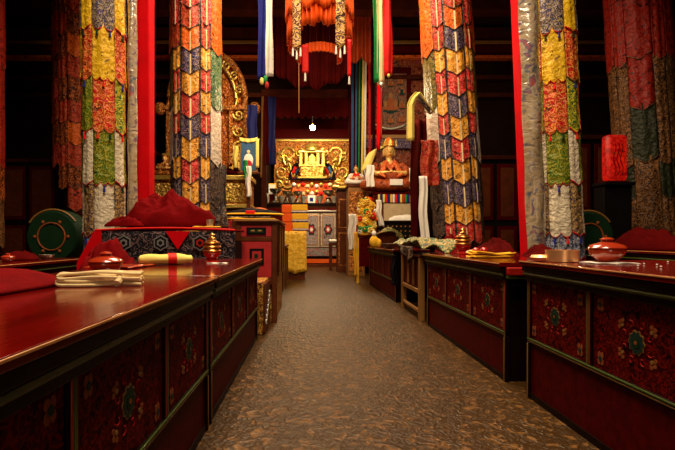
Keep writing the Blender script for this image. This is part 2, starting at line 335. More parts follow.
# ---------------------------------------------------------------- painted low tables
def flower(mb, x, cy, cz, s, nx, big=True):
    # medallion lying on a panel of plane x, normal direction nx
    e = .0025*nx
    def disc(y, z, r, m, n=14, k=1.0, lob=0, amp=0, lay=1):
        poly = [((r*(1+amp*math.cos(lob*2*PI*i/n)))*math.cos(2*PI*i/n)*k, (r*(1+amp*math.cos(lob*2*PI*i/n)))*math.sin(2*PI*i/n)) for i in range(n)]
        mb.prism(poly, (x, y, z), (0, 1, 0), (0, 0, 1), (e*lay, 0, 0), m)
    if big:
        disc(cy, cz, s*.30, 'goldline', 40, .9, 10, .09); disc(cy, cz, s*.265, 'teal', 40, .9, 10, .10, 1.6); disc(cy, cz, s*.13, 'dgreen', 20, .9, 5, .12, 2.2); disc(cy, cz, s*.05, 'blossom', 10, 1, 0, 0, 2.6)
    for a in (35, 145, 215, 325):
        a = R(a); yy = cy+math.cos(a)*s*.62; zz = cz+math.sin(a)*s*.62
        for q in range(3):
            b_ = a+R(-60+60*q); disc(yy+math.cos(b_)*s*.12, zz+math.sin(b_)*s*.12, s*.055, 'blossom', 9)
        disc(yy, zz, s*.05, 'goldline', 8, 1, 0, 0, 1.4)
    for k in range(8):      # scrolling stems
        a0 = R(45*k+20); r0 = s*.46; pts = []
        for i in range(9):
            t = i/8; a = a0+t*3.6; rr = s*.12*(1-t*.75)
            pts.append((x+e*.3, cy+math.cos(a0)*r0+math.cos(a)*rr, cz+math.sin(a0)*r0+math.sin(a)*rr))
        mb.tube(pts, s*.016, 'scroll', 4)
def quat(mb, x, y, z, s, nx):
    for dy, dz in ((-1, -1), (-1, 1), (1, -1), (1, 1)):
        poly = [(math.cos(2*PI*i/9)*s*.42, math.sin(2*PI*i/9)*s*.62) for i in range(9)]
        mb.prism(poly, (x, y+dy*s*.42, z+dz*s*.6), (0, 1, 0), (0, 0, 1), (.0025*nx, 0, 0), 'blossom')
    mb.prism([(math.cos(2*PI*i/9)*s*.4, math.sin(2*PI*i/9)*s*.5) for i in range(9)], (x, y, z), (0, 1, 0), (0, 0, 1), (.0045*nx, 0, 0), 'teal')
def table(label, p0, p1, h, depth, n, side, detail=True, group='painted low tables', plainp=False):
    """p0 near, p1 far front-edge points (x,y); side -1: body extends to -x and the face looks +x"""
    dx, dy = p1[0]-p0[0], p1[1]-p0[1]; L = math.hypot(dx, dy); rz = math.atan2(dy, dx)-PI/2
    t = thing('painted_table', label, 'table', (p0[0], p0[1], 0), rz, group)
    nx = -side; f = lambda a: side*a        # a>0 goes into the body
    def bx(mb, a0, a1, y0, y1, z0, z1, m): x0, x1 = sorted((f(a0), f(a1))); return mb.box(x0, x1, y0, y1, z0, z1, m)
    tp = MB(); bx(tp, -.045, depth, 0, L, h-.022, h, 'top')
    bx(tp, -.048, -.0455, 0, L, h-.008, h-.002, 'edge'); tp.build('tabletop', t, bevel=.003)
    bd = MB(); bx(bd, .012, depth-.02, .015, L-.015, .0, h-.024, 'dark')
    bx(bd, -.035, .02, .003, L-.003, h-.055, h-.024, 'dark'); bx(bd, -.02, .02, .006, L-.006, h-.10, h-.055, 'dark'); bd.build('body', t, bevel=.004)
    gm = MB(); ys = [i/30*L*.99+.005*L for i in range(31)]
    gm.tube([(f(-.022), y, h-.066) for y in ys], .010, 'green', 8); gm.build('moulding', t)
    zt = h-.10; zr = h-.385
    w = L/n
    sb = MB(); bx(sb, -.006, .012, .01, L-.01, zr-.026, zr, 'dark'); bx(sb, -.012, -.006, .01, L-.01, zr-.010, zr-.002, 'green'); bx(sb, -.010, -.006, .01, L-.01, zr-.020, zr-.014, 'goldline'); sb.build('rail', t, bevel=.002)
    for i in range(n+1):
        y = min(max(i*w, .022), L-.022); s_ = MB()
        bx(s_, -.006, .012, y-.018, y+.018, zr, zt, 'dark'); bx(s_, -.010, -.006, y-.010, y-.004, zr, zt, 'redline'); bx(s_, -.011, -.006, y-.003, y+.007, zr, zt, 'green'); bx(s_, -.010, -.006, y+.009, y+.012, zr, zt, 'goldline')
        s_.build('stile', t, bevel=.0015)
    for i in range(n):
        y0, y1 = i*w+.02, (i+1)*w-.02; pb = MB()
        bx(pb, .0, .0118, y0, y1, zr, zt, 'painted')
        cy, cz = (y0+y1)/2, (zr+zt)/2; s = (zt-zr)*.5
        if detail:
            flower(pb, 0, cy, cz, s*.95, nx)
            for yy in (y0+.045, y1-.045):
                for zz in (zr+.04, zt-.04): quat(pb, 0, yy, zz, .020, nx)
        pb.build('painted_panel', t, smooth=False)
    bp_ = MB(); bx(bp_, .002, .012, .02, L-.02, .03, zr-.03, 'redpanel'); bp_.build('base_panel', t)
    for y in (.016, L-.016):
        q = MB(); bx(q, -.01, .012, y-.014, y+.014, .0, zr-.026, 'dark'); bx(q, -.013, -.01, y-.004, y+.004, .0, zr-.03, 'goldline'); q.build('corner_post', t, bevel=.002)
    sk = MB(); bx(sk, -.006, .010, .03, L-.03, 0, .03, 'dark'); sk.build('skirting', t)
    return t
T1 = table('long dark red painted table nearest on the left, cream cord and lidded bowl on it', (-.47, -.2), (-.445, 1.90), .64, .75, 4, -1)
T2 = table('dark red painted table on the left with the gold-ringed cup, behind the nearest one', (-.445, 1.93), (-.445, 3.6), .64, .75, 3, -1)
T3 = table('nearest table on the right with copper ring and lidded red bowl on it', (1.10, .25), (1.095, 2.28), .69, .70, 4, 1)
T4 = table('middle red painted table on the right with yellow folded cloth on it', (1.085, 2.5), (1.07, 4.15), .665, .50, 3, 1)
T5 = table('farthest plain red low table on the right below the yellow offerings', (1.05, 5.6), (1.0, 7.75), .66, .42, 5, 1, detail=False)
T6 = table('shadowy table at far left in front of the green drum', (-2.15, 1.6), (-2.15, 4.2), .62, .5, 3, -1, detail=False)
T7 = table('shadowy table at far right behind the lidded red bowl', (2.75, 2.2), (2.75, 4.62), .70, .5, 4, 1, detail=False)
# carved end trim of the middle right table
q = MB(); q.box(1.075-1.085+.0, .46, -.03, 0.0, .595, .64, 'scroll').box(-.01, .46, -.024, 0, .575, .594, 'green').box(.02, .44, -.012, 0, .53, .574, 'dark'); q.build('end_moulding', T4, bevel=.008)

# small desk between tables on the right, with ochre posts
t = thing('reading_desk', 'small brown desk with ochre corner posts under the green brocade drape', 'desk', (1.045, 4.36, 0))
d = MB().box(-.01, .42, -.02, .90, .615, .64, 'brown'); d.build('desk_top', t, bevel=.004)
for (x, y) in ((.02, .02), (.02, .85), (.38, .02), (.38, .85)): MB().box(x-.028, x+.028, y-.03, y+.03, 0, .614, 'lbrown').build('post', t, bevel=.006)
MB().box(.012, .03, .051, .819, .30, .60, 'redpanel').build('front_panel', t)
for y in (.30, .55): MB().box(-.002, .012, y-.02, y+.02, .32, .58, 'lbrown').build('slat', t, bevel=.003)
MB().box(-.004, .032, .051, .819, .26, .299, 'lbrown').build('rail', t, bevel=.003)
MB().box(.0, .025, .051, .819, .07, .10, 'lbrown').build('stretcher', t, bevel=.003)
# left: low cabinet row behind the drawer cabinet
t = thing('low_cabinet', 'low brown panelled cabinet along the aisle beyond the drawer cabinet', 'cabinet', (-.43, 5.7, 0))
MB().box(-.6, -.012, 0, 2.3, 0, .66, 'brown').build('body', t, bevel=.006)
for k in range(4):
    MB().box(-.011, .0, .05+k*.56, .55+k*.56, .08, .6, 'redpanel').build('door', t)
for k in range(5): MB().box(-.011, .01, k*.56, .045+k*.56, .02, .64, 'lbrown').build('stile', t, bevel=.003)
MB().box(-.62, .02, -.01, 2.33, .661, .69, 'brown').build('cabinet_top', t, bevel=.005)

# drawer cabinet
t = thing('drawer_cabinet', 'tall red drawer cabinet with black fittings beside the left table', 'cabinet', (-.72, 4.26, 0))
W_ = .385; TZ = .96
MB().box(.012, W_-.012, .012, 1.1, .43, TZ, 'brown').build('body', t)
for x0, x1 in ((0, .045), (W_-.045, W_)): MB().box(x0, x1, -.004, .05, .0, TZ, 'brown').build('post', t, bevel=.005)
for z0, z1 in ((TZ-.035, TZ), (.775, .815), (.36, .42)): MB().box(.046, W_-.046, -.004, .03, z0, z1, 'brown').build('rail', t, bevel=.004)
dr = MB().box(.05, W_-.05, 0, .011, .82, .92, 'pink'); dr = dr.build('drawer', t)
MB().box(.10, W_-.10, -.008, -.0005, .835, .905, 'black').box(.125, W_-.125, -.012, -.008, .85, .89, 'dgreen').ell((.16, -.012, .87), (.022, .006, .012), 'goldline').ell((.225, -.012, .87), (.022, .006, .012), 'goldline').build('handle_plate', dr)
dd = MB().box(.05, W_-.05, 0, .011, .43, .77, 'pink').build('door', t)
MB().box(.13, W_-.12, -.008, -.0005, .55, .705, 'black').box(.155, W_-.145, -.012, -.008, .575, .68, 'pink').box(.175, W_-.175, -.016, -.012, .60, .655, 'dgreen').build('handle_plate', dd)
for k in range(3):
    MB().box(W_-.0115, W_+.002, .07+k*.35, .38+k*.35, .47, .91, 'redpanel').build('side_panel', t)
    MB().box(W_-.0115, W_+.012, .385+k*.35-.005, .415+k*.35, .43, .955, 'lbrown').build('side_stile', t, bevel=.003)
MB().box(-.02, W_+.02, -.03, 1.15, TZ+.001, TZ+.018, 'lbrown').build('cabinet_top', t, bevel=.004)
MB().box(.046, W_-.02, .06, 1.05, 0, .42, 'platbase').build('plinth', t)
t0 = thing('carpet_block', 'red and gold patterned block at the foot of the drawer cabinet', 'block', (-.56, 3.72, 0))
MB().box(0, .155, 0, .45, 0, .44, 'platbase').build('body', t0, bevel=.01)
m_ = MB(); m_.box(.157, .172, .02, .44, .02, .42, 'brown')
for k in range(7): m_.tube([(.176, .06+.05*k+.018*math.cos(a*.8), .1+.035*k+.018*math.sin(a*.8)) for a in range(8)], .006, 'white', 5)
m_.build('carved_side', t0)
# cushions / hat on the cabinet
def stackcl(name, label, cat, layers, loc, rz=0):
    t = thing(name, label, cat, loc, rz); return t
cz = TZ+.020
t = thing('folded_cloth', 'golden yellow folded cloth spread over the drawer cabinet top', 'cloth', (-.56, 4.75, cz))
def wav(x0, x1, y0, y1, z, amp, m, seed, th=.012, droop=0):
    mb = MB()
    def fn(u, v):
        x = x0+(x1-x0)*u; y = y0+(y1-y0)*v
        return (x+nz1(seed, v*4, 0)*.012, y+nz1(u*4, seed, 3)*.012, z+th*.5+amp*abs(nz1(x*6+seed, y*6, seed))*1.0 - droop*max(0, abs(2*u-1)-.8)*5*.02)
    mb.grid(fn, 14, 10, m); return mb
wav(-.27, .20, -.49, .3, 0.0, .018, 'yellow', 3).build('cloth_layer', t, solid=.010)
wav(-.26, .16, -.40, .25, .02, .02, 'f_pur', 5).build('cloth_layer', t, solid=.010)
t = thing('ceremonial_hat', 'flat black ceremonial hat with golden band on the drawer cabinet', 'hat', (-.60, 4.58, cz+.050)); t.scale = (1.4, 1.05, 1.15)
m_ = MB().lathe([(.02, 0), (.19, .0), (.215, .012), (.20, .03), (.13, .05), (.05, .065), (.0, .07)], (0, 0, 0), 'black', 28); m_.build('crown', t)
m_ = MB().lathe([(.218, .004), (.226, .010), (.218, .018), (.20, .014)], (0, 0, 0), 'yellow', 28); m_.build('band', t)
MB().box(-.03, .035, -.235, -.2, .008, .035, 'reds').build('ribbon_bow', t, bevel=.006)
t = tag(MB().grid(lambda u, v: (-.76+.33*u+.02*math.sin(v*5), 4.85+.22*v, 1.075+.05*math.sin(u*PI)+.02*nz1(u*3, v*3, 1)), 12, 8, 'f_org').build('patterned_cloth', solid=.012), 'russet patterned cloth heaped on top behind the black hat', 'cloth')
t = tag(MB().grid(lambda u, v: (-.745-.10*v*(1-u)-.012, 4.25-.004+.01*math.sin(u*9), .975-.30*v*(1-.8*(1-u)*1)+0), 6, 10, 'pink').build('rose_cloth', solid=.006), 'rose pink cloth hanging off the left edge of the drawer cabinet', 'cloth')

# ---------------------------------------------------------------- carpet bench with robes (left)
t = thing('carpet_bench', 'raised seat covered in black patterned carpet with red edging', 'seat', (-1.75, 3.68, 0))
MB().box(0, 1.10, 0.02, .5, 0, .78, 'blackwood').build('seat_base', t, bevel=.02)
MB().grid(lambda u, v: (-.02+1.14*u, 0.0-.012*math.sin(u*14)*v, .86-.36*v), 40, 8, 'carpet').build('carpet_front', t, solid=.012)
m_ = MB().grid(lambda u, v: (-.02+1.14*u, .005+.5*v, .865+.018*math.sin(u*3.1)), 30, 6, 'robe'); m_.build('carpet_top', t, solid=.02)
m_ = MB().tube([(-.02+1.14*i/30, -.012, .868+.018*math.sin(i/30*3.1)) for i in range(31)], .008, 'reds', 8); m_.build('red_piping', t)
for k, xx in enumerate((.22, .52, .84)):
    q = MB()
    for r, mm_, e in ((.055, 'carpgrey', 0), (.044, 'black', 1), (.028, 'scroll' if k == 2 else 'carpgrey', 2), (.014, 'black', 3)):
        q.prism([(math.cos(2*PI*i/12)*r*(1+.22*(i % 2)), math.sin(2*PI*i/12)*r*(1+.22*(i % 2))) for i in range(12)], (xx, -.022-.002*e, .765), (1, 0, 0), (0, 0, 1), (0, -.002, 0), mm_)
    q.build('medallion', t, smooth=False)
MB().prism([(0, 0), (.20, 0), (.10, -.15)], (.56, -.020, .86), (1, 0, 0), (0, 0, 1), (0, -.008, 0), 'pillar').build('red_flap', t)
q = MB().prism([(-.02, .86), (-.16, .60), (-.16, .5), (.04, .5), (.04, .86)], (0, -.02, 0), (1, 0, 0), (0, 0, 1), (0, -.008, 0), 'pillar').build('red_flap', t)

def heap(name, label, c, r, h, m, seed, rz=0, group=None, fold=1.0, cat='robe'):
    mb = MB(); nr, na = 34, 96; vs = []; fs = []
    for i in range(nr+1):
        t_ = i/nr
        for k in range(na):
            a = 2*PI*k/na; ed = 1+.10*math.sin(a*3+seed)+.05*math.sin(a*5+seed*2)
            x = math.cos(a)*t_*ed; y = math.sin(a)*t_*ed
            prof = max(0, 1-t_**2.2)**.75
            wx, wy = x+.35*nz1(x*1.5+seed, y*1.5, 3), y+.35*nz1(x*1.5, y*1.5+seed, 7)
            rid = (1-abs(nz1(wx*2.0+seed, wy*1.1, seed)*2.2))*.6+(1-abs(nz1(wx*4.5, wy*2.4+seed, 5)*2.2))*.3
            z = h*prof*(.68+.36*nz1(x*1.1+seed*3, y*1.1, seed)+fold*.38*rid+.05*nz1(x*9, y*9, seed))
            vs.append((x*r[0], y*r[1], max(z, 0)+.006))
    for k in range(na): vs.append((vs[nr*na+k][0]*.98, vs[nr*na+k][1]*.98, 0))
    for i in range(nr+1):
        for k in range(na): fs.append((i*na+k, i*na+(k+1) % na, (i+1)*na+(k+1) % na, (i+1)*na+k))
    fs.append(tuple((nr+1)*na+k for k in range(na)))
    mb.add(vs, fs, m); o = mb.build(name, angle=80, loc=c); o.rotation_euler = (0, 0, rz); bm_ = bmesh.new(); bm_.from_mesh(o.data); bmesh.ops.remove_doubles(bm_, verts=bm_.verts, dist=1e-5); bm_.to_mesh(o.data); bm_.free()
    return tag(o, label, cat, group)
heap('folded_robe', 'big maroon robe piled on the carpeted seat left of the drawer cabinet', (-1.29, 4.02, .900), (.43, .19, .30), .31, 'robe', 1.3)
heap('folded_robe', 'maroon robe trailing low at the left end of the carpeted seat', (-1.56, 3.76, .900), (.16, .055), .08, 'robe', 4.1)
# seats behind the tables, carrying robes
def bench(label, x0, x1, y0, y1, z):
    t = thing('cushioned_bench', label, 'bench', ((x0+x1)/2, (y0+y1)/2, 0)); a, b_ = (x1-x0)/2, (y1-y0)/2
    MB().box(-a, a, -b_, b_, 0, z-.09, 'blackwood').build('bench_base', t, bevel=.01)
    MB().box(-a+.01, a-.01, -b_+.01, b_-.01, z-.088, z, 'robed').build('cushion', t, bevel=.03); return t
bench('low dark bench with maroon cushion behind the nearest left table', -1.95, -1.26, -.1, 3.6, .46)
bench('dark bench with maroon cushion behind the nearest right table', 1.87, 2.6, .3, 2.55, .46)
bench('dark bench with maroon cushion between the two right pillars', 1.60, 1.96, 3.2, 6.4, .50)
heap('folded_robe', 'crumpled maroon robe behind the yellow wrapped bundle on the left', (-1.44, 3.22, .465), (.20, .30), .37, 'robe', 2.2)
heap('folded_robe', 'maroon robe spilling over the near left table edge', (-1.06, 1.25, .642), (.23, .42), .085, 'robe', 5.2, fold=.6)
heap('folded_robe', 'dark maroon robe on the left bench beside the cream cord', (-1.52, 1.95, .465), (.26, .55), .24, 'robed', 6.6)
heap('folded_robe', 'maroon robe heaped behind the gold-ringed cup on the right', (1.78, 4.4, .505), (.17, .55), .30, 'robed', 3.3)
heap('folded_robe', 'maroon robe heaped at the foot of the right patchwork banner', (1.80, 5.75, .505), (.20, .50), .36, 'robe', 7.9)
heap('folded_robe', 'dark robe heaped behind the yellow folded cloth on the right', (1.79, 3.55, .505), (.19, .30), .22, 'robed', 9.1)
heap('folded_robe', 'dark maroon robe behind the lidded red bowl on the right', (2.2, 2.1, .465), (.30, .40), .29, 'robed', 8.4)
heap('folded_robe', 'dark maroon robe at the right edge of the picture', (2.24, 1.25, .465), (.30, .35), .26, 'robed', 11.4)
heap('folded_robe', 'peaked dark robe lying on the shadowy far right table', (2.93, 3.95, .702), (.17, .42), .20, 'robed', 12.4)
heap('folded_robe', 'flat dark robe lying on the shadowy far left table', (-2.42, 3.75, .622), (.12, .16), .07, 'robed', 14.4)

# ---------------------------------------------------------------- brocade pillar banners
def tongue(par, r, a0, a1, zt, zb, m, trim, pts=1, dep=.05, flare=.02, th=.005, lay=0, line=None, fold=.006):
    rows = 7
    def sh(u):
        if pts == 1: return 1-abs(2*u-1)
        return abs(math.sin(pts*PI*u))**.7
    def fn(u, v):
        vv = v
        a = R(a0+(a1-a0)*u); b = zb+dep*(1-sh(u)); 
        if v >= .999: z = b
        elif v > .9: z = b+.012
        else: z = zt+(b+.012-zt)*(v/.875)
        rr = r+lay+flare*v+fold*math.sin(u*PI)+fold*.8*math.sin(u*4*PI+zt*3)+.003*math.sin(v*9+a0)
        return (rr*math.sin(a), -rr*math.cos(a), z)
    mb = MB(); vs_rows = [0, .15, .3, .45, .6, .75, .875, .92, 1.0]
    fs = lambda u, v: fn(u, vs_rows[int(round(v*8))])
    mb.grid(fs, 14, 8, m, lambda i, j: trim if j == 7 else (line if line and 1 < j and i in (7,) else (M['f_drk'] if line and i in (0, 13) else m)))
    return mb.build('tongue', par, solid=th, angle=60)
def tassel(par, r, a, z, m, s=.05):
    a = R(a); x, y = r*math.sin(a), -r*math.cos(a)
    return MB().lathe([(.002, 0), (.003, -s*.3), (.008, -s*.4), (.005, -s*.5), (.009, -s*.8), (.013, -s*1.5), (.0, -s*1.5)], (x, y, z), m, 8).build('tassel', par)
def front_banner(label, c, lean, ya=4.3, ph=0):
    t = thing('pillar_banner', label, 'banner', (c[0], c[1], 0), 0, 'tall tiered brocade banners on the near pillars'); t.rotation_euler = (0, lean, math.atan2(-c[0], c[1]))
    r = .178
    Zs = [Z(y, ya) for y in (-40, 30, 81, 133, 186, 238, 262)]
    ctr = ['b_pur', 'b_yel', 'b_red', 'b_grn', 'b_sil', 'b_blu']
    sd1 = ['b_yel', 'b_red', 'b_grn', 'b_sil', 'b_gdk', 'b_blu']
    sd2 = ['b_yel', 'b_red', 'b_dgr', 'b_sil', 'b_gdk', 'b_blu']
    n = 6
    for k in range(6):
        zt = Zs[k]+.10; zb = Zs[k+1]; lay = .004*(5-k)
        for (a0, a1, mm_, pp) in ((-30, 30, ctr[k], 2 if k % 2 == 0 else 3), (30, 75, sd2[k], 1), (75, 120, ctr[k], 1), (-75, -30, sd1[k], 1), (-120, -75, ctr[k], 1)):
            tongue(t, r, a0+.6, a1-.6, zt, zb, M[mm_], M['reds'] if mm_ != 'b_red' else M['goldline'], pp, .05, .008, lay=lay)
            if abs(a0+a1)/2 < 60 and 0 < k+1 < 6:
                for q in ((-.5, .5) if pp == 2 and a0 == -30 else (0,)):
                    tassel(t, r+lay+.022, (a0+a1)/2+q*(a1-a0)/2, zb+.02, ('blue', 'reds', 'dgreen')[(k+int(a0/30)+int(q+1)) % 3])
    MB().lathe([(.12, 0), (.12, 5.5)], (0, 0, 0), 'pillar', 16).build('core_post', t)
    return t
front_banner('yellow, red, green and silver tiered brocade banner on the near left pillar', (X(105, 4.5), 4.5), R(-.3))
front_banner('yellow, red, green and silver tiered brocade banner on the near right pillar', (X(565, 4.4), 4.4), R(-2.2), 4.2)
def side_strip(label, px0, px1, Y, zb, lean):
    w = X(px1, Y)-X(px0, Y)
    t = tag(MB().grid(lambda u, v: (w*(u-.5), -.05*math.sin(u*PI)-.01*math.sin(v*30+u*4), 4.2-(4.2-zb)*v), 12, 80, 'plastic').build('plastic_wrapped_cloth', solid=.008, loc=(X((px0+px1)/2, Y), Y, 0)), label, 'hanging cloth')
    t.rotation_euler = (0, lean, 0); return t
side_strip('painted cloth wrapped in clear plastic, on the near left pillar', 128, 137, 4.45, .7, 0)
side_strip('painted cloth wrapped in clear plastic, on the near right pillar', 530, 549, 4.15, .30, R(-2.1))
def post(label, px0, px1, Y, lean):
    w = X(px1, Y)-X(px0, Y); t = tag(MB().box(-w/2, w/2, -.09, .09, 0, 5.5, 'pillar').box(-w/2-.01, w/2+.01, -.1, .1, 0, .12, 'dark').build('pillar', bevel=.015, loc=(X((px0+px1)/2, Y), Y, 0)), label, 'pillar'); t.rotation_euler = (0, lean, 0)
post('tall bright red cloth-covered post beside the near left banner', 137, 152, 4.75, 0)
post('tall red cloth-covered post beside the near right banner', 526, 533, 4.7, R(-2.2))

def patch_banner(label, c, lean, ctr, mid, outl, outr, zs, name='patchwork_banner', r=.365, group='patchwork banners on the second pillars', midz=None, outz=None, trim='f_drk', dep=.10):
    t = thing(name, label, 'banner', (c[0], c[1], 0), 0, group); t.rotation_euler = (0, lean, math.atan2(-c[0], c[1])*(.12 if name == 'patchwork_banner' else 1))
    ln = M['cream'] if trim == 'f_drk' else None
    for k in range(len(ctr)):
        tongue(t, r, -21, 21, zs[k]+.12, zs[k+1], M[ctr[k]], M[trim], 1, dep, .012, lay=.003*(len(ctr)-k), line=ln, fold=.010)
    mz = midz or zs; 
    for k in range(len(mid)):
        for s_ in (-1, 1):
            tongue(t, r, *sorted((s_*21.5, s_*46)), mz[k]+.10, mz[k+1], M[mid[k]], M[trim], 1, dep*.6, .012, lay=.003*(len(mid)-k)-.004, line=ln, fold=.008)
    for k in range(len(outl)):
        for s_, ol in ((-1, outl), (1, outr)):
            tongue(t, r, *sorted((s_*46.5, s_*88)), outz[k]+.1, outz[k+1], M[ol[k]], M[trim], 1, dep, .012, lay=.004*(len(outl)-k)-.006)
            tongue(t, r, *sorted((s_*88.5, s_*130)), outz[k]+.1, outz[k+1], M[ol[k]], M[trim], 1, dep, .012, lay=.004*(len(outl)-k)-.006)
    MB().lathe([(.2, 0), (.2, 5.5)], (0, 0, 0), 'beam', 12).build('core_post', t)
    return t
YA = 6.6
zc = [Z(y, YA) for y in (-30, 9, 30, 52, 75, 97, 119, 141, 163, 185, 208, 226, 246)]
zm = [Z(y, YA) for y in (-30, 24, 48, 70, 92, 114, 134, 158, 180, 204, 224, 246)]
zo = [Z(y, YA) for y in (-30, 50, 108, 165, 208, 240)]
cc = ['f_red', 'f_rst', 'f_org', 'f_pur', 'f_yel', 'f_red', 'f_pur', 'f_yel', 'f_red', 'f_yel', 'f_pur', 'f_yel']  # top tongues redder and darker: orange canopy light put into their colours
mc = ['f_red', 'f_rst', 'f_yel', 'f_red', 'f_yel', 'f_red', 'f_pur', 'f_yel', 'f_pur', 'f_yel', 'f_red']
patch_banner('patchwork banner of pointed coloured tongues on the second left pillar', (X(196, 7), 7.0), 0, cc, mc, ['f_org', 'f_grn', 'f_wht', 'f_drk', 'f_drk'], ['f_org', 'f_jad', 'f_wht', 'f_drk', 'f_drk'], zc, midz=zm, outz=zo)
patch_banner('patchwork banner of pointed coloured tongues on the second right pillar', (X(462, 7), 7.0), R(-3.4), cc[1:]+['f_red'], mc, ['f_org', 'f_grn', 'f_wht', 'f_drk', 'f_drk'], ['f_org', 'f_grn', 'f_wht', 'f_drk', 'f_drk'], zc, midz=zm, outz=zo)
# outer row banners in the shadows
zr_ = [Z(y, 6.6) for y in (-40, 55, 108, 162, 236)]; zr2 = [Z(y, 6.6) for y in (-40, 58, 165, 200, 250)]
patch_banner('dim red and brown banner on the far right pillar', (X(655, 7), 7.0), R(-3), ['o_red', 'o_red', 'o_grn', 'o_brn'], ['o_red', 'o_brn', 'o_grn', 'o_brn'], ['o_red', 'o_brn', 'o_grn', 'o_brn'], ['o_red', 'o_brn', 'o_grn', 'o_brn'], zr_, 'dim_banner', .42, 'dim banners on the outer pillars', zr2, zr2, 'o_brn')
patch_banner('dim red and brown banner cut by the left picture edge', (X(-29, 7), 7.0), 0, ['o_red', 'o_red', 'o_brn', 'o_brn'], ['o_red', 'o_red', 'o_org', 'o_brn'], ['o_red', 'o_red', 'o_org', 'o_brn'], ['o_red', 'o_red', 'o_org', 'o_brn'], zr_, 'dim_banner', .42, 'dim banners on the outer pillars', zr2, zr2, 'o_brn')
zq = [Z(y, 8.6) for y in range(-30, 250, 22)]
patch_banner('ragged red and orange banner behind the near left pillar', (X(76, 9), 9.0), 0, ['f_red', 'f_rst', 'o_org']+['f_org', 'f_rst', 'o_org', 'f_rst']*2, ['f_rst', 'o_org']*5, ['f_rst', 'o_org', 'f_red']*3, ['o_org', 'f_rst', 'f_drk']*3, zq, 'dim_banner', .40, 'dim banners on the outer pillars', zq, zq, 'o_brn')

# ---------------------------------------------------------------- hanging canopy and ribbons
def pleats(mb, fn, nu, nv, m): mb.grid(fn, nu, nv, m)
cxx, cyy = X(320, 6.0), 6.42
t = thing('hanging_canopy', 'orange pleated silk canopy hanging over the aisle with brocade ties', 'canopy', (cxx, cyy, Z(55, 6.0)))
zb0 = Z(55, 6.0)
def tier(r, zt, zbf, k, amp, m, a0=-115, a1=115):
    def fn(u, v):
        a = R(a0+(a1-a0)*u); zb = zbf(u); rr = r+amp*math.sin(a*k)*(.4+.6*v)+.01*v
        return (rr*math.sin(a), -rr*math.cos(a), zt+(zb-zt)*v-zb0)
    mb = MB(); mb.grid(fn, 150, 10, m); return mb
tier(.43, 4.9, lambda u: Z(24+11*abs(2*u-1)**1.5+2*math.sin(u*60), 6), 44, .030, 'orange').build('pleated_valance', t, solid=.006)
tier(.46, 4.9, lambda u: Z(7+3*math.sin(u*50), 6), 50, .02, 'orange').build('top_flounce', t, solid=.006)
tier(.30, Z(41, 6.1), lambda u: Z(51, 6.1), 36, .018, 'orange', -120, 120).build('lower_valance', t, solid=.006)
MB().lathe([(.44, 0), (.45, .02), (.0, .03)], (0, 0, 4.9-zb0), 'dorange', 24).build('canopy_roof', t)
MB().tube([(0, 0, 4.93-zb0), (0, 0, 5.58-zb0)], .006, 'brown', 6).build('cord', t)
for a in (-28, -9, 9, 28): MB().tube([(.29*math.sin(R(a)), -.29*math.cos(R(a)), Z(41, 6.1)-zb0), (.29*math.sin(R(a)), -.29*math.cos(R(a)), 4.9-zb0)], .003, 'brown', 5).build('cord', t)
for px0, px1, yb in ((292.5, 301, 52), (335.5, 345, 50)):
    x0, x1 = X(px0, 5.95)-cxx, X(px1, 5.95)-cxx; yy = 5.93-cyy
    tie = MB().grid(lambda u, v: (x0+(x1-x0)*u, yy-.006*math.sin(v*12), 4.9-zb0+(Z(yb, 5.95)-zb0+.05*abs(2*u-1)-4.9+zb0)*v), 6, 24, 'f_tie').build('brocade_tie', t, solid=.008)
    for q in (0.05, .5, .95): MB().lathe([(.002, .03), (.01, 0), (.014, -.09), (0, -.09)], (x0+(x1-x0)*q, yy, Z(yb, 5.95)-zb0-.02+.05*abs(2*q-1)), 'white', 8).build('tassel', tie)
for px0, px1, y0, y1 in ((302, 308.5, 45, 73), (347.5, 351.5, 38, 75)):
    x0, x1 = X(px0, 6.1)-cxx, X(px1, 6.1)-cxx; yy = 6.1-cyy if px0 < 330 else 6.15-cyy
    tie = MB().grid(lambda u, v: (x0+(x1-x0)*u, yy, Z(y0, 6.1)-zb0+(Z(y1, 6.1)-Z(y0, 6.1))*v), 4, 12, 'reds').build('red_tie', t, solid=.008)
    MB().lathe([(.002, .03), (.012, 0), (.016, -.09), (0, -.09)], ((x0+x1)/2, yy, Z(y1, 6.1)-zb0-.02), 'white', 8).build('tassel', tie)
tag(MB().tube([(X(298.5, 8.9), 8.9, Z(-5, 8.9)), (X(299, 8.9), 8.9, Z(113, 8.9))], .008, 'lbrown', 6).build('bell_rope'), 'thin pale cord hanging down in front of the altar opening', 'cord')

def curtain(name, label, px0, px1, Y, ytop, ybf, n, amp, m, cat='curtain', par=None):
    x0, x1 = X(px0, Y), X(px1, Y)
    def fn(u, v):
        zt, zb = Z(ytop, Y), Z(ybf(u), Y)
        return (x0+(x1-x0)*u, Y+amp*math.sin(u*n*2*PI)*(.5+.5*v)+amp*.5*math.sin(u*n*3.1+2), min(5.55, zt+(zb-zt)*v))
    o = MB().grid(fn, max(40, int(n*8)), 14, m).build(name, solid=.01); return tag(o, label, cat)
curtain('gathered_curtain', 'dark red gathered curtain across the altar opening behind the canopy', 272, 352, 9.4, -10, lambda u: 66+22*math.sin(u*PI)**.6+2*math.sin(u*25), 14, .035, 'curtain')
curtain('gathered_curtain', 'russet gathered curtain right of the orange canopy', 351, 371, 9.2, -10, lambda u: 61+3*math.sin(u*9), 5, .04, 'dorange')
curtain('gathered_curtain', 'maroon curtain hanging at the right of the altar opening', 349, 362, 10.19, 60, lambda u: 205, 3, .015, 'curtain')
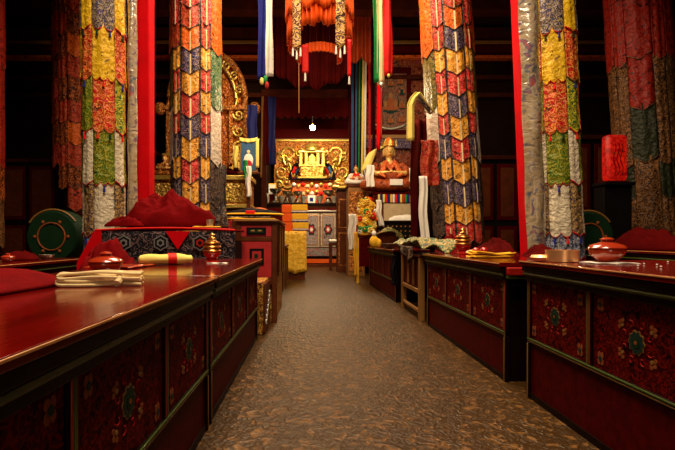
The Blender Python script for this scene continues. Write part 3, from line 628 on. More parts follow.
# fringe valance
curtain('fringed_valance', 'dark fringed valance over the altar opening', 270, 356, 10.225, 98, lambda u: 116+3*abs(math.sin(u*38)), 10, .012, 'curtain', 'valance')

def ribbons(label, Y, specs, name='ribbon_bundle'):
    t = thing(name, label, 'ribbons', (X(specs[0][0], Y), Y, 0)); ox = t.location.x
    for k, (pa, pb, wpx, y0, y1, m) in enumerate(specs):
        w = wpx/F*Y; pts = []
        def fn(u, v):
            px = pa+(pb-pa)*v; c = X(px, Y)-ox
            return (c+w*(u-.5)*(1+.15*math.sin(v*8+k)), -.02*k-.018*math.sin(u*7+v*3+k)-.01*math.sin(v*11), min(5.5, Z(y0+(y1-y0)*v, Y))+ .02*(u-.5)*(v > .99))
        MB().grid(fn, 10, 26, m).build('ribbon', t, solid=.006)
    return t
rb = ribbons('blue and white silk ribbons hanging left of the orange canopy', 6.3, [(262, 262, 8, -40, 79, 'blue'), (269, 269.5, 7, -40, 77, 'white')])
t = rb
for px, y, m_ in ((262, 82, 'pyellow'), (265.5, 80, 'greens'), (267, 86, 'pink')): MB().ell((X(px, 6.3)-rb.location.x, -.03, Z(y, 6.3)), (.03, .02, .055), m_, 10).build('silk_tip', rb)
rb = ribbons('green, white and red silk ribbons hanging right of the orange canopy', 6.3, [(374.5, 377, 5, -40, 82, 'greens'), (378.5, 381, 6.5, -40, 84, 'cream'), (386, 388, 8.5, -40, 76, 'reds')])
MB().ell((X(388, 6.3)-rb.location.x, -.05, Z(77, 6.3)), (.02, .02, .03), 'pyellow', 10).build('silk_tip', rb)
MB().ell((X(381, 6.3)-rb.location.x, -.05, Z(86, 6.3)), (.04, .02, .04), 'silver', 10).build('silk_tip', rb)
ribbons('bundle of many coloured long ribbons left of the seated figure', 9.95, [(352.5, 352.5, 2.2, -60, 175, 'lblue'), (357, 356, 1.6, -60, 172, 'lblue'), (361, 358.5, 1.2, -60, 183, 'greens'), (365, 361.5, 2.0, -60, 183, 'pyellow'), (366.5, 364, 1.6, -60, 180, 'white'), (368.5, 369, 1.8, -60, 178, 'reds'), (373, 373, 2.5, -60, 170, 'curtain')])
ribbons('blue and dark red ribbons hanging left of the altar', 10.222, [(266, 267, 5, 96.5, 165, 'curtain'), (272, 272, 7, 97, 165, 'navy'), (263, 261, 1.6, 97, 178, 'lbrown')])
ribbons('pair of narrow red ribbons hanging before the painted scroll', 9.0, [(378, 378.5, 3, -60, 150, 'pillar'), (381, 381, 2, -60, 140, 'redline')])

# ---------------------------------------------------------------- table-top things
zL, zR = .641, .691
def lidbowl(label, loc, s=1.0):
    t = thing('lidded_bowl', label, 'bowl', loc)
    MB().lathe([(.030*s, 0), (.034*s, .006*s), (.045*s, .012*s), (.062*s, .03*s), (.066*s, .044*s), (.064*s, .05*s), (.0, .05*s)], (0, 0, 0), 'lacq', 28).build('bowl', t)
    MB().lathe([(.067*s, .051*s), (.069*s, .055*s), (.060*s, .066*s), (.035*s, .074*s), (.022*s, .078*s), (.020*s, .084*s), (.026*s, .089*s), (.014*s, .096*s), (0, .097*s)], (0, 0, 0), 'lacq', 28).build('lid', t)
    return t
lidbowl('shiny orange-red lidded bowl behind the cream cord on the left table', (X(106, 2.0), 2.0, zL), 1.05)
lidbowl('shiny red lidded bowl on a white napkin on the right table', (X(607, 2.03), 2.03, zR+.006), 1.12)
def napkin(label, c, sx, sy, m='white'):
    return tag(MB().grid(lambda u, v: (sx*(u-.5)*(1+.1*math.sin(v*9)), sy*(v-.5)*(1+.1*math.sin(u*7)), .002+.0015*math.sin(u*11+v*5)), 14, 8, m).build('napkin', solid=.002, loc=c), label, 'napkin')
napkin('white napkin under the red lidded bowl on the right table', (X(609, 2.0), 2.0, zR), .185, .13)
lidbowl('red lidded bowl at the right edge on the far table', (X(666, 4.1), 4.1, .709), .9)
napkin('white napkin at the right edge on the shadowy far table', (X(664, 4.1), 4.1, .702), .26, .14)
lidbowl('small red bowl at the left edge on the shadowy far table', (X(8, 3.4), 3.4, .622), .7)
# copper ring bowl
t = thing('copper_bowl', 'low round copper bowl at the far end of the near right table', 'bowl', (X(562, 2.12), 2.12, zR))
MB().lathe([(.068, 0), (.070, .002), (.071, .055), (.067, .055), (.066, .006), (0, .006)], (0, 0, 0), 'copper', 36).build('ring_wall', t)
lid = tag(MB().lathe([(.02, 0), (.045, .003), (.05, .018), (.04, .03), (0, .032)], (X(541, 2.18), 2.18, zR), 'copper', 24).build('small_dish'), 'small copper dish left of the copper bowl', 'dish')
def ringcup(label, loc, s=1.0):
    t = thing('offering_cup', label, 'cup', loc, 0, 'red and gold offering cups')
    MB().lathe([(.050*s, 0), (.052*s, .006*s), (.040*s, .014*s), (.036*s, .03*s), (.05*s, .045*s), (.060*s, .062*s), (.060*s, .068*s), (0, .068*s)], (0, 0, 0), 'lacqr', 28).build('cup', t)
    pf = [(.058*s, .069*s)]
    for k, r in enumerate((.062, .060, .052)):
        z = .070+k*.026; pf += [(r*.86*s, z*s), (r*s, (z+.004)*s), (r*1.03*s, (z+.010)*s), (r*.96*s, (z+.016)*s), (r*.70*s, (z+.020)*s), (r*.70*s, (z+.025)*s)]
    pf += [(.030*s, .150*s), (.020*s, .158*s), (.026*s, .164*s), (.016*s, .170*s), (.012*s, .178*s), (.017*s, .188*s), (.006*s, .198*s), (0, .205*s)]
    MB().lathe(pf, (0, 0, 0), 'brass', 28).build('tiered_lid', t); return t
ringcup('red cup with tiered brass lid at the far end of the left table', (X(212, 3.0), 3.0, zL), .98)
ringcup('red cup with tiered brass lid on the middle right table', (X(463, 3.85), 3.85, .666), 1.12)
# cream cord skein
m_ = MB(); random.seed(3)
for k in range(8):
    yo = -.030+.011*(k % 4); zz = .006+.020*(k//4)+.003*math.sin(k*2.1); s_ = 1-.03*(k % 3)
    pts = []
    L = .128*s_
    for i in range(30):
        t_ = i/29
        if t_ < .4: u = t_/.4; p = (L-2*L*u, yo, zz)
        elif t_ < .6: a = (t_-.4)/.2*PI; p = (-L-.014*math.sin(a), yo+.003*(1-math.cos(a)), zz+.0075*(1-math.cos(a)))
        else: u = (t_-.6)/.4; p = (-L+2*L*u, yo+.006, zz+.015)
        pts.append((p[0], p[1]+.006*math.sin(p[0]*26+k), max(.0055, p[2]+.0035*math.sin(p[0]*24+k*2))))
    m_.tube(pts, .0050, 'cream', 7)
sk = m_.build('cord_skein', loc=(X(104, 1.52), 1.52, zL)); sk.rotation_euler = (0, 0, R(8)); tag(sk, 'cream cotton cord folded in loops on the near left table', 'cord')
MB().tube([(.055+.004*math.sin(a), -.042+.0088*a*.9, .012+.026*math.sin(a/11*PI)) for a in range(12)], .012, 'cream', 8).build('knot', sk)
# yellow wrapped bundle w/ red band
yb = thing('wrapped_bundle', 'yellow cloth bundle tied with a red band on the left table', 'bundle', (X(166, 2.72), 2.72, zL), R(22))
m_ = MB(); m_.grid(lambda u, v: ((u-.5)*.29, .05*math.cos(2*PI*v)*(.7+.3*math.sin(u*PI)), .034+.033*math.sin(2*PI*v)*(.75+.25*math.sin(u*PI)+.12*math.sin(u*11))), 24, 20, 'pyellow'); 
m_.ell((-.143, 0, .033), (.014, .036, .025), 'pyellow').ell((.143, 0, .033), (.014, .036, .025), 'pyellow'); m_.build('cloth_roll', yb, angle=80)
MB().grid(lambda u, v: (.035+(u-.5)*.05, .0525*math.cos(2*PI*v), .035+.0355*math.sin(2*PI*v)), 4, 20, 'reds').build('red_band', yb)
tag(MB().grid(lambda u, v: (X(104+44*u, 2.6)+.03*v, 2.35+.3*v, zL+.004+.016*abs(nz1(u*4, v*3, 2))), 14, 8, 'lacq').build('leather_pad', solid=.004), 'flat russet pad lying under the yellow bundle', 'pad')
napkin('small white paper beside the brass-lidded cup on the left', (X(217, 2.86), 2.88, zL), .12, .06)
# glass tumbler on bench beyond
t = tag(MB().lathe([(.025, 0), (.032, .075), (.030, .075), (.024, .004), (0, .004)], (X(210, 3.78), 3.78, .885), 'silver', 16).build('metal_beaker'), 'small silver beaker on the carpeted seat', 'beaker')
tag(MB().grid(lambda u, v: (-.99+.22*u, 3.72+.1*v, .894+.014*abs(nz1(u*5, v*2, 8))), 12, 6, 'yellow').build('yellow_scarf', solid=.008), 'small yellow scarf at the edge of the carpeted seat', 'scarf')
# tall brown bundle beside cabinet (cloth ties)
heap('brown_cloth_bundle', 'brown and gold crumpled cloth between the robe and the black hat', (-.80, 4.0, .895), (.062, .07), .22, 'f_drk', 3.9, cat='cloth')
# right: yellow folded cloth
t = thing('yellow_cloth', 'bright yellow folded cloth on the middle right table', 'cloth', (X(490, 3.15), 3.15, .666), R(10))
for k in range(3):
    MB().grid(lambda u, v: (-.15+.30*u+.01*k, (-.06+.12*v)*(1-.3*u)+.006*math.sin(u*8+k), .007+.013*k+.010*math.sin(u*4+k)*(k > 0)+.004*math.sin(v*7+k)), 16, 8, 'yellow').build('fold', t, solid=.009)
tag(MB().ell((0, 0, .022), (.06, .04, .022), 'cream', 12).build('cream_pouch', loc=(X(473, 3.62), 3.62, .666)), 'small cream pouch left of the yellow cloth', 'pouch')
for i, px in enumerate((476, 484)): tag(MB().ell((0, 0, .033), .033, 'lacqr', 14).build('prayer_ball', loc=(X(px, 3.5+.1*i), 3.5+.1*i, .666)), ('left', 'right')[i]+' one of two dark red balls behind the yellow cloth', 'ball')
# rice grains
random.seed(5)
for i, (px, py) in enumerate(((638, 266), (644, 264), (657, 265), (661, 267), (668, 262))):
    Yg = .108*F/(py-CY); tag(MB().ell((0, 0, .003), (.005, .003, .003), 'white', 8).build('rice_grain', loc=(X(px, Yg), Yg, zR)), 'white rice grain scattered on the near right tabletop', 'grain', 'rice grains on the near right table')
# brocade drape over small desk
def drape_fn(u, v):
    y = 4.05+1.5*v; x = 1.0+.42*u
    return (x, y, .70+.055*nz1(x*7, y*5, 1)+.03*math.sin(u*9+v*7)+.05*math.sin(v*PI)+.02)
tag(MB().grid(drape_fn, 26, 44, 'drape').build('brocade_drape', solid=.012), 'green and gold brocade drape crumpled over the small desk', 'cloth')
tag(MB().grid(lambda u, v: (.995-.03*math.sin(u*12)*v, 4.45+.7*u, .72-.17*v*(.6+.4*math.sin(u*6))), 26, 8, 'f_drk').build('dark_scarf', solid=.01), 'dark patterned scarf bunched over the aisle side of the desk', 'scarf')
def vert_drop(name, label, px0, px1, Y, y0, y1, m, cat='scarf', amp=.02, bend=0):
    x0, x1 = X(px0, Y), X(px1, Y)
    return tag(MB().grid(lambda u, v: (x0+(x1-x0)*u+bend*v*v+.01*math.sin(v*9), Y+amp*math.sin(u*9+v*2), Z(y0+(y1-y0)*v, Y)), 12, 24, m).build(name, solid=.008), label, cat)
vert_drop('navy_cloth', 'navy cloth strip hanging at the end of the far right table', 391.5, 397, 5.565, 255, 285, 'black')
# things on far-right low table T5
t = thing('arched_chair_back', 'dark arched wooden backrest draped with green brocade on the far right table', 'backrest', (1.22, 7.38, .662))
arc = [(.30*math.cos(a), .27*math.sin(a)) for a in [i*PI/16 for i in range(17)]]
MB().prism(arc, (0, 0, 0), (.82, .57, 0), (0, 0, 1), (-.03, .05, 0), 'brown').build('board', t, bevel=.006)
MB().grid(lambda u, v: (.82*.32*math.cos(PI*u)+.04-.09*v+.05, .57*.32*math.cos(PI*u)+.10-.20*v+.02, .02+.29*math.sin(PI*u)**.8+.015*math.sin(u*13+v*4)-.05*v*v), 24, 8, 'drape').build('green_cover', t, solid=.012)
t = thing('metal_bowl', 'shallow metal bowl on the far right table', 'bowl', (X(388, 6.1)+.02, 6.1, .662)); MB().lathe([(.05, 0), (.06, .01), (.11, .05), (.13, .07), (.12, .07), (.05, .015), (0, .015)], (0, 0, 0), 'dsilver', 22).build('bowl', t)
t = thing('seated_doll', 'small white-faced seated figurine in yellow on the far right table', 'figurine', (X(374, 6.55), 6.55, .662))
MB().ell((0, 0, .09), (.07, .06, .09), 'yellow').ell((.06, 0, .07), (.05, .05, .07), 'reds').build('robe', t, remesh=.008)
MB().ell((0, 0, .21), (.035, .035, .042), 'white').build('head', t)

# ---------------------------------------------------------------- figures
def statue(name, label, loc, s, robe, inner, crown=True, rz=0, skin='skin', hs=1.2, card=False):
    t = thing(name, label, 'statue', loc, rz)
    b_ = MB(); W = 1.22; hz = .84*s; h = hs*s       # seated body: head, neck, torso, folded legs, arms, hands, one continuous skin
    b_.ell((0, 0, hz+.02*h), (.088*h, .095*h, .120*h), skin, 18).ell((0, -.01*h, hz-.045*h), (.066*h, .078*h, .06*h), skin)
    b_.ell((0, -.100*h, hz+.0*h), (.018*h, .024*h, .035*h), skin, 10).ell((0, -.094*h, hz-.055*h), (.03*h, .014*h, .011*h), skin, 8)
    for q in (-1, 1): b_.ell((q*.092*h, .0, hz-.01*h), (.014*h, .02*h, .065*h), skin, 8).ell((q*.036*h, -.088*h, hz+.03*h), (.021*h, .010*h, .010*h), skin, 8)
    b_.tube([(0, 0, .60*s), (0, 0, hz-.06*h)], [.075*s, .06*s], skin, 12)
    b_.ell((0, 0, .52*s), (.20*s*W, .12*s, .14*s), skin).ell((0, .0, .35*s), (.17*s*W, .13*s, .2*s), skin)
    for q in (-1, 1):
        b_.tube([(q*.20*s*W, 0, .58*s), (q*.29*s*W, -.05*s, .42*s), (q*.24*s*W, -.20*s, .36*s), (q*.10*s, -.27*s, .38*s)], [.075*s, .065*s, .055*s, .034*s], skin, 10)
        b_.ell((q*.07*s, -.285*s, .38*s), (.05*s, .032*s, .026*s), skin)
        for fgr in range(4): b_.tube([(q*(.05-.012*fgr)*s, -.29*s-.004*fgr*s, (.375+.014*fgr)*s), (q*(.005-.01*fgr)*s, -.315*s, (.375+.014*fgr)*s)], .010*s, skin, 6)
    body = b_.build('body', t, remesh=.013*s)
    e_ = MB()
    for q in (-1, 1): e_.ell((q*.036*h, -.097*h, hz+.03*h), (.012*h, .005*h, .004*h), 'black', 8).prism([(-.02*h, 0), (0, .006*h), (.02*h, 0), (0, .011*h)], (q*.036*h, -.101*h, hz+.052*h), (1, 0, 0), (0, 0, 1), (0, .008*h, 0), 'black')
    e_.ell((0, -.107*h, hz-.055*h), (.020*h, .006*h, .005*h), 'reds', 8); e_.build('face_paint', t)
    r_ = MB()
    r_.ell((0, .02*s, .49*s), (.245*s*W, .145*s, .155*s), robe).ell((0, .03*s, .30*s), (.27*s*W, .19*s, .24*s), robe)
    for q in (-1, 1):
        r_.tube([(q*.19*s*W, 0, .57*s), (q*.30*s*W, -.04*s, .42*s), (q*.25*s*W, -.15*s, .34*s)], [.095*s, .105*s, .085*s], robe, 10)
        r_.tube([(q*.28*s*W, 0, .45*s), (q*.36*s*W, -.04*s, .2*s)], [.10*s, .13*s], robe, 10)
        r_.tube([(0, -.02*s, .16*s), (q*.30*s*W, -.08*s, .17*s), (q*.44*s*W, -.10*s, .14*s), (q*.20*s*W, -.26*s, .12*s), (-q*.1*s, -.28*s, .10*s)], [.17*s, .14*s, .12*s, .12*s, .10*s], robe, 12)
    r_.ell((0, 0, .07*s), (.50*s*W, .28*s, .07*s), robe)
    r_.build('robe', t, remesh=.018*s)
    c_ = MB().prism([(-.13*s, .60*s), (0, .40*s), (.13*s, .60*s), (.08*s, .66*s), (0, .55*s), (-.08*s, .66*s)], (0, -.185*s, 0), (1, 0, 0), (0, 0, 1), (0, .06*s, 0), inner)
    for q in (-1, 1): c_.tube([(q*.10*s, -.13*s, .62*s), (q*.14*s, -.20*s, .48*s), (q*.20*s, -.25*s, .34*s), (q*.12*s, -.30*s, .27*s)], [.05*s, .065*s, .06*s, .04*s], inner, 8, .6)
    c_.build('collar', t)
    if crown:
        k0 = hz+.085*h
        k_ = MB().lathe([(.100*h, k0), (.108*h, k0+.03*h), (.10*h, k0+.06*h), (.07*h, k0+.11*h), (.03*h, k0+.15*h), (0, k0+.16*h)], (0, 0, 0), 'b_red', 20)
        for a in range(-80, 81, 40): k_.prism([(-.028*h, 0), (.028*h, 0), (.020*h, .07*h), (0, .11*h), (-.020*h, .07*h)], (.112*h*math.sin(R(a)), -.112*h*math.cos(R(a)), k0), (math.cos(R(a)), math.sin(R(a)), 0), (0, 0, 1), (.006*math.sin(R(a)), -.006*math.cos(R(a)), 0), 'gold')
        k_.build('crown', t)
    else: MB().lathe([(.093*h, hz+.05*h), (.085*h, hz+.10*h), (.04*h, hz+.14*h), (.03*h, hz+.18*h), (0, hz+.20*h)], (0, .01*s, 0), 'carved', 16).build('hair', t)
    if card: MB().box(-.05*s, .21*s, -.405*s, -.395*s, .10*s, .22*s, 'white').build('white_card', t)
    return t
# right shrine: pedestal, seated figure, offerings
YS = 9.35
ped = thing('shrine_pedestal', 'cream painted pedestal with coloured tassel valance under the seated figure', 'pedestal', (X(393, YS)+.04, YS+.25, 0))
MB().box(-.47, .55, -.40, .40, 0, 1.70, 'brown').build('body', ped, bevel=.01)
MB().box(-.48, .57, -.42, .42, 1.70, 1.76, 'redpanel').build('top_slab', ped, bevel=.01)
MB().box(-.26, .44, -.425, -.401, 1.08, 1.52, 'creamd').build('painted_front', ped, bevel=.006)
cols = ['pyellow', 'blue', 'pyellow', 'reds', 'blue', 'yellow', 'white', 'reds', 'blue', 'pyellow', 'reds', 'greens', 'blue', 'yellow', 'reds', 'white', 'blue', 'yellow']
for k in range(18):
    x = -.36+k*.05; MB().box(x-.021, x+.021, -.45, -.43, 1.53, 1.70, cols[k]).build('valance_tab', ped, bevel=.008)
for x in (-.41, .50): MB().box(x-.05, x+.05, -.43, -.401, 0, 1.68, 'redpanel').build('side_post', ped, bevel=.006)
st = statue('seated_statue', 'gilded seated statue with tall crown wrapped in russet robe on the right shrine', (X(391, 9.2), 9.45, 1.775), 1.0, M['russ'], M['b_red'], card=True, hs=1.3)
vert_drop('white_scarf', 'white silk scarf hanging at the left side of the seated statue', 366, 374, 9.1, 165, 187, 'white')
tag(MB().grid(lambda u, v: (X(366+13*v, 9.2)+.22*(u-.5), 9.22-.05*math.sin(u*3), Z(172-20*math.sin(v*1.9)-6*u, 9.2)), 10, 14, 'pyellow').build('golden_scarf', solid=.01), 'golden scarf arching over the statue shoulder', 'scarf')
vert_drop('white_scarf', 'narrow white scarf hanging at the right side of the seated statue', 409, 412, 9.15, 168, 200, 'white', amp=.004, bend=.05)
heap('white_cloth', 'white cloth bunched on the front ledge below the statue', (X(405, 8.9), 8.86, 1.15), (.34, .07), .13, 'white', 3.5, cat='cloth')
led = tag(MB().box(-.5, .5, -.08, .08, 0, 1.149, 'brown').box(-.52, .52, -.1, .1, 1.10, 1.149, 'redpanel').build('shrine_ledge', bevel=.006, loc=(X(400, 8.9), 8.86, 0)), 'red ledge in front of the cream painted pedestal', 'ledge')
tag(MB().box(X(363, 10.2), X(428, 10.2), 10.235, 10.26, Z(200, 10.2), Z(46, 10.2), 'hang').box(X(363, 10.2)-.03, X(428, 10.2)+.03, 10.22, 10.29, Z(46, 10.2), Z(46, 10.2)+.05, 'goldline').build('wall_hanging'), 'dim red brocade hanging covering the wall behind the painted scroll', 'wall hanging')
# painted scroll on wall
t = thing('painted_scroll', 'large dim painted scroll of a seated deity behind the statue', 'painting', (X(392, 10.0), 10.19, Z(128, 10)))
a_, z1_ = .36, Z(64, 10)-Z(128, 10)
MB().box(-a_-.1, a_+.1, 0, .02, -.12, z1_, 'curtain').build('mount', t)
q = MB().box(-a_, a_, -.012, -.001, .0, z1_-.15, 'thangka')
def seatfig(x, z, k, c1, c2):
    el = lambda cx_, cz_, rx_, rz_, m_, e: q.prism([(rx_*k*math.cos(2*PI*i/16), rz_*k*math.sin(2*PI*i/16)) for i in range(16)], (x+cx_*k, -.014-.002*e, z+cz_*k), (1, 0, 0), (0, 0, 1), (0, -.002, 0), m_)
    el(0, .10, .17, .22, c2, 0); el(0, .12, .15, .20, 'thangka', 1); el(0, 0, .16, .055, c1, 2); el(0, .10, .075, .11, c1, 3); el(0, .24, .04, .05, 'lbrown', 4); el(-.1, .08, .03, .07, 'lbrown', 3); el(.1, .08, .03, .07, 'lbrown', 3); el(0, -.07, .17, .02, 'teal', 2)
seatfig(0, .50, 1.15, 'blossom', 'dgreen')
for x_, z_ in ((-.25, .2), (.25, .2), (0, .18), (-.26, .52), (.26, .52), (-.25, .82), (.25, .82), (-.22, 1.06), (0, 1.02), (.22, 1.06)): seatfig(x_, z_, .5, random.choice(['scroll', 'teal', 'blossom']), random.choice(['dgreen', 'scroll']))
q.build('painting', t, smooth=False)
q = MB(); q.grid(lambda u, v: (-a_+2*a_*u, -.03, .10-.10*math.sin(u*PI)+.05*v), 14, 2, 'silver'); q.build('draped_cord', t, solid=.006)
q = MB().box(-.60, .55, -.06, 0, -.20, -.12, 'goldline').box(-.60, .55, -.05, 0, -.42, -.21, 'f_pur').build('lower_border', t)
# yellow scarf by right banner
t = thing('yellow_scarf', 'long yellow silk scarf looped beside the right patchwork banner', 'scarf', (X(412, 6.45), 6.5, Z(140, 6.45)))
ox, oz = t.location.x, t.location.z
def scarf_path(v):
    pts = [(411.5, 140), (412, 120), (412.5, 103), (416, 95), (422, 89), (428, 97), (437, 107)]
    f_ = v*(len(pts)-1); i = min(int(f_), len(pts)-2); q_ = f_-i
    return pts[i][0]*(1-q_)+pts[i+1][0]*q_, pts[i][1]*(1-q_)+pts[i+1][1]*q_
MB().grid(lambda u, v: (X(scarf_path(v)[0], 6.45)-ox+(.115*(1-.25*v))*(u-.5), .02*math.sin(u*8)+.16*v, Z(scarf_path(v)[1], 6.45)-oz-.05*(u-.5)*v), 10, 30, 'pyellow').build('scarf_fall', t, solid=.008)
MB().grid(lambda u, v: (X(418+12*v, 6.5)-ox, -.02+.03*u, Z(94+14*v+6*u, 6.5)-oz), 6, 8, 'f_drk').build('scarf_knot', t, solid=.012)
vert_drop('white_scarf', 'long white silk scarf hanging left of the right patchwork banner base', 419, 427, 6.62, 176, 246, 'white', bend=.03)
vert_drop('red_scarf', 'red and russet cloth hanging between statue and right patchwork banner', 411, 426, 7.6, 120, 240, 'curtain', 'cloth', .05)
vert_drop('russet_scarf', 'russet brocade end hanging above the long white scarf', 421, 438, 6.68, 140, 186, 'f_rst', 'cloth', .03)
# lattice bench back
t = thing('lattice_bench', 'dark lattice-backed bench below the shrine ledge', 'bench', (X(402, 8.5), 8.62, 0))
w2 = .46
MB().box(-w2, w2, -.04, .0, 0, .62, 'blackwood').build('bench_front', t)
q = MB().box(-w2, w2, -.03, -.01, .62, 1.10, 'blackwood')
for i in range(11):
    for j in range(5): q.ell((-w2+.045+i*.083, -.034, .67+j*.09), (.016, .010, .016), 'lbrown', 8)
q.build('lattice_back', t)
MB().box(-w2-.03, w2+.03, -.05, .01, 1.10, 1.14, 'dark').build('top_rail', t, bevel=.008)
heap('folded_robe', 'red cloth lying before the dark lattice bench', (1.75, 7.95, .0), (.30, .30), .80, 'robe', 10.5, cat='cloth')
# torma offerings and stand
t = thing('offering_stand', 'narrow red and yellow stand under the yellow offerings', 'stand', (X(366, 8.2), 8.2, 0))
MB().box(-.2, .2, -.16, .16, .82, .86, 'redpanel').build('stand_top', t, bevel=.006)
for x, y in ((-.17, -.13), (.17, -.13), (-.17, .13), (.17, .13)): MB().box(x-.025, x+.025, y-.025, y+.025, 0, .819, 'yellow' if y < 0 else 'lbrown').build('leg', t, bevel=.004)
MB().box(-.14, .14, -.14, .14, .3, .818, 'redpanel').build('body', t)
t = thing('torma_offering', 'heaped bright yellow butter-sculpture offering right of the aisle end', 'offering', (X(366, 8.2), 8.2, .864))
q = MB(); random.seed(9)
q.lathe([(.17, 0), (.18, .08), (.13, .25), (.11, .4), (.07, .55), (.03, .68), (0, .70)], (0, 0, 0), 'yellow', 16)
q.build('cone', t)
for k in range(56):
    a = random.uniform(-3.1, 0.1); zz = random.uniform(.06, .66); rr = .17*(1-zz/.9)+.03+random.uniform(-.01, .03)
    mm_ = random.choice(['yellow', 'yellow', 'pyellow', 'orange', 'gcloth', 'reds', 'pyellow', 'white', 'yellow', 'greens'])
    q = MB(); c = (rr*math.cos(a), rr*math.sin(a), zz); sz = random.uniform(.9, 1.6)
    for p_ in range(5): q.ell((c[0]+.024*sz*math.cos(p_*1.257), c[1]-.01, c[2]+.024*sz*math.sin(p_*1.257)), (.019*sz, .014, .019*sz), mm_, 8)
    q.ell((c[0], c[1]-.02, c[2]), .013*sz, 'gold', 8); q.build('butter_flower', t)
vert_drop('white_scarf', 'white silk scarf bunched at the left of the yellow offerings', 348.5, 356, 8.0, 214, 250, 'white', amp=.04)
vert_drop('yellow_ribbon', 'narrow yellow ribbon hanging below the yellow offerings', 354, 357, 7.95, 232, 276, 'yellow', 'ribbon')
vert_drop('white_scarf', 'white scarf hanging right of the yellow offerings', 376, 381, 8.3, 200, 226, 'white', bend=.05)
tag(MB().lathe([(0, 0), (.025, 0), (.03, .10), (.024, .14), (.035, .18), (0, .18)], (0, 0, 0), 'pink', 14).build('pink_flower_cup', loc=(X(357, 8.2)-.02, 8.07, .861)), 'pink flower cup at the left edge of the offering stand', 'cup')
# cabinet right of altar with small deity
t = thing('side_cabinet', 'brown wooden cabinet right of the altar carrying a small figurine', 'cabinet', (X(350, 9.8)-.06, 9.7, 0))
MB().box(0, .36, -.1, .4, 0, 1.90, 'lbrown').build('body', t, bevel=.008)
MB().box(-.02, .38, -.12, .41, 1.90, 1.95, 'brown').build('top_slab', t, bevel=.008)
for z in (.1, .7, 1.3): MB().box(.03, .33, -.112, -.101, z, z+.5, 'carved').build('door', t, bevel=.004)
statue('small_statue', 'small white and red figurine on the side cabinet beside the altar', (X(356, 9.7), 9.7, 1.955), .40, M['white'], M['reds'], crown=False)
statue('small_statue', 'small golden figurine left of the white and red figurine', (X(342.5, 10.9), 10.9, Z(190, 10.9)), .42, M['gold'], M['yellow'], crown=True)
t = tag(MB().box(-.2, .2, -.2, .2, 0, Z(190, 10.9)-.001, 'brown').box(-.22, .22, -.22, .22, Z(190, 10.9)-.05, Z(190, 10.9)-.001, 'dark').box(-.17, .17, -.21, -.2, .15, .95, 'carved').box(-.17, .17, -.21, -.2, 1.05, 1.75, 'carved').box(-.14, .14, -.22, -.21, .18, .92, 'brown').box(-.14, .14, -.22, -.21, 1.08, 1.72, 'brown').build('tall_stand', loc=(X(343, 10.9)+.05, 10.95, 0), bevel=.006), 'dark brown stand beside the altar under the golden figurine', 'stand')
# stool
t = thing('wooden_stool', 'small brown stool with a silvery padded top before the altar', 'stool', (X(338.5, 11.4), 11.4, 0))
MB().box(-.25, .25, -.16, .16, .69, .77, 'silver').build('pad', t, bevel=.02)
MB().box(-.24, .24, -.15, .15, .62, .689, 'brown').build('apron', t, bevel=.004)
for x, y in ((-.2, -.12), (.2, -.12), (-.2, .12), (.2, .12)): MB().box(x-.035, x+.035, y-.03, y+.03, 0, .619, 'brown').build('leg', t, bevel=.005)

# ---------------------------------------------------------------- altar
YA_ = 13.1
al = thing('altar_counter', 'long dark wooden altar counter carrying the offering chalices', 'altar', (0, YA_, 0)); 
zt = Z(203, YA_)
MB().box(-1.28, .98, .05, .85, 0, zt-.08, 'brown').build('body', al, bevel=.01)
MB().box(-1.29, 1.02, 0, .9, zt-.079, zt, 'dark').build('counter_top', al, bevel=.01)
for k in range(4): MB().box(-1.24+k*.56, -.74+k*.56, .03, .049, .2, zt-.15, 'redpanel').build('panel', al, bevel=.005)
# painted cupboard in front
yc = 12.75
t = thing('painted_cupboard', 'cream and red painted two-door cupboard at the centre of the altar', 'cupboard', (X(302, yc), yc, 0))
w_ = X(337, yc)-X(302, yc); zt2 = Z(212, yc)
MB().box(0, w_, .02, .33, .02, zt2, 'brown').build('body', t, bevel=.006)
MB().box(-.02, w_+.02, -.01, .34, zt2, zt2+.05, 'silver').build('top_slab', t, bevel=.008)
for x0, x1 in ((.04, w_*.50), (w_*.53, w_-.04)):
    d = MB().box(x0, x1, 0, .019, Z(247, yc), zt2-.04, 'door').box(x0+.04, x1-.04, -.006, -.0005, Z(247, yc)+.05, zt2-.09, 'brass').box(x0+.06, x1-.06, -.010, -.006, Z(247, yc)+.07, zt2-.11, 'panelblue').build('door', t, bevel=.003)
    cxm, czm = (x0+x1)/2, (Z(247, yc)+zt2)/2
    q = MB()
    for r, mm_, e in ((.11, 'teal', 0), (.075, 'pink', 1), (.04, 'white', 2)): q.prism([(r*(1+.15*math.cos(6*2*PI*i/36))*math.cos(2*PI*i/36), 1.4*r*(1+.15*math.cos(6*2*PI*i/36))*math.sin(2*PI*i/36)) for i in range(36)], (cxm, -.012-.004*e, czm), (1, 0, 0), (0, 0, 1), (0, -.004, 0), mm_)
    q.build('flower_medallion', d, smooth=False)
MB().box(0, w_, -.02, .019, Z(256, yc), Z(248, yc), 'paintrow').build('flower_band', t, bevel=.004)
MB().box(0, w_, -.01, .019, Z(258.5, yc), Z(256.5, yc), 'dark').build('dark_strip', t)
MB().box(.02, w_-.02, -.01, .019, Z(263, yc), Z(259, yc), 'orange').build('orange_plinth', t)
MB().box(-.02, w_+.02, -.03, .019, 0, .06, 'brown').build('foot', t, bevel=.004)
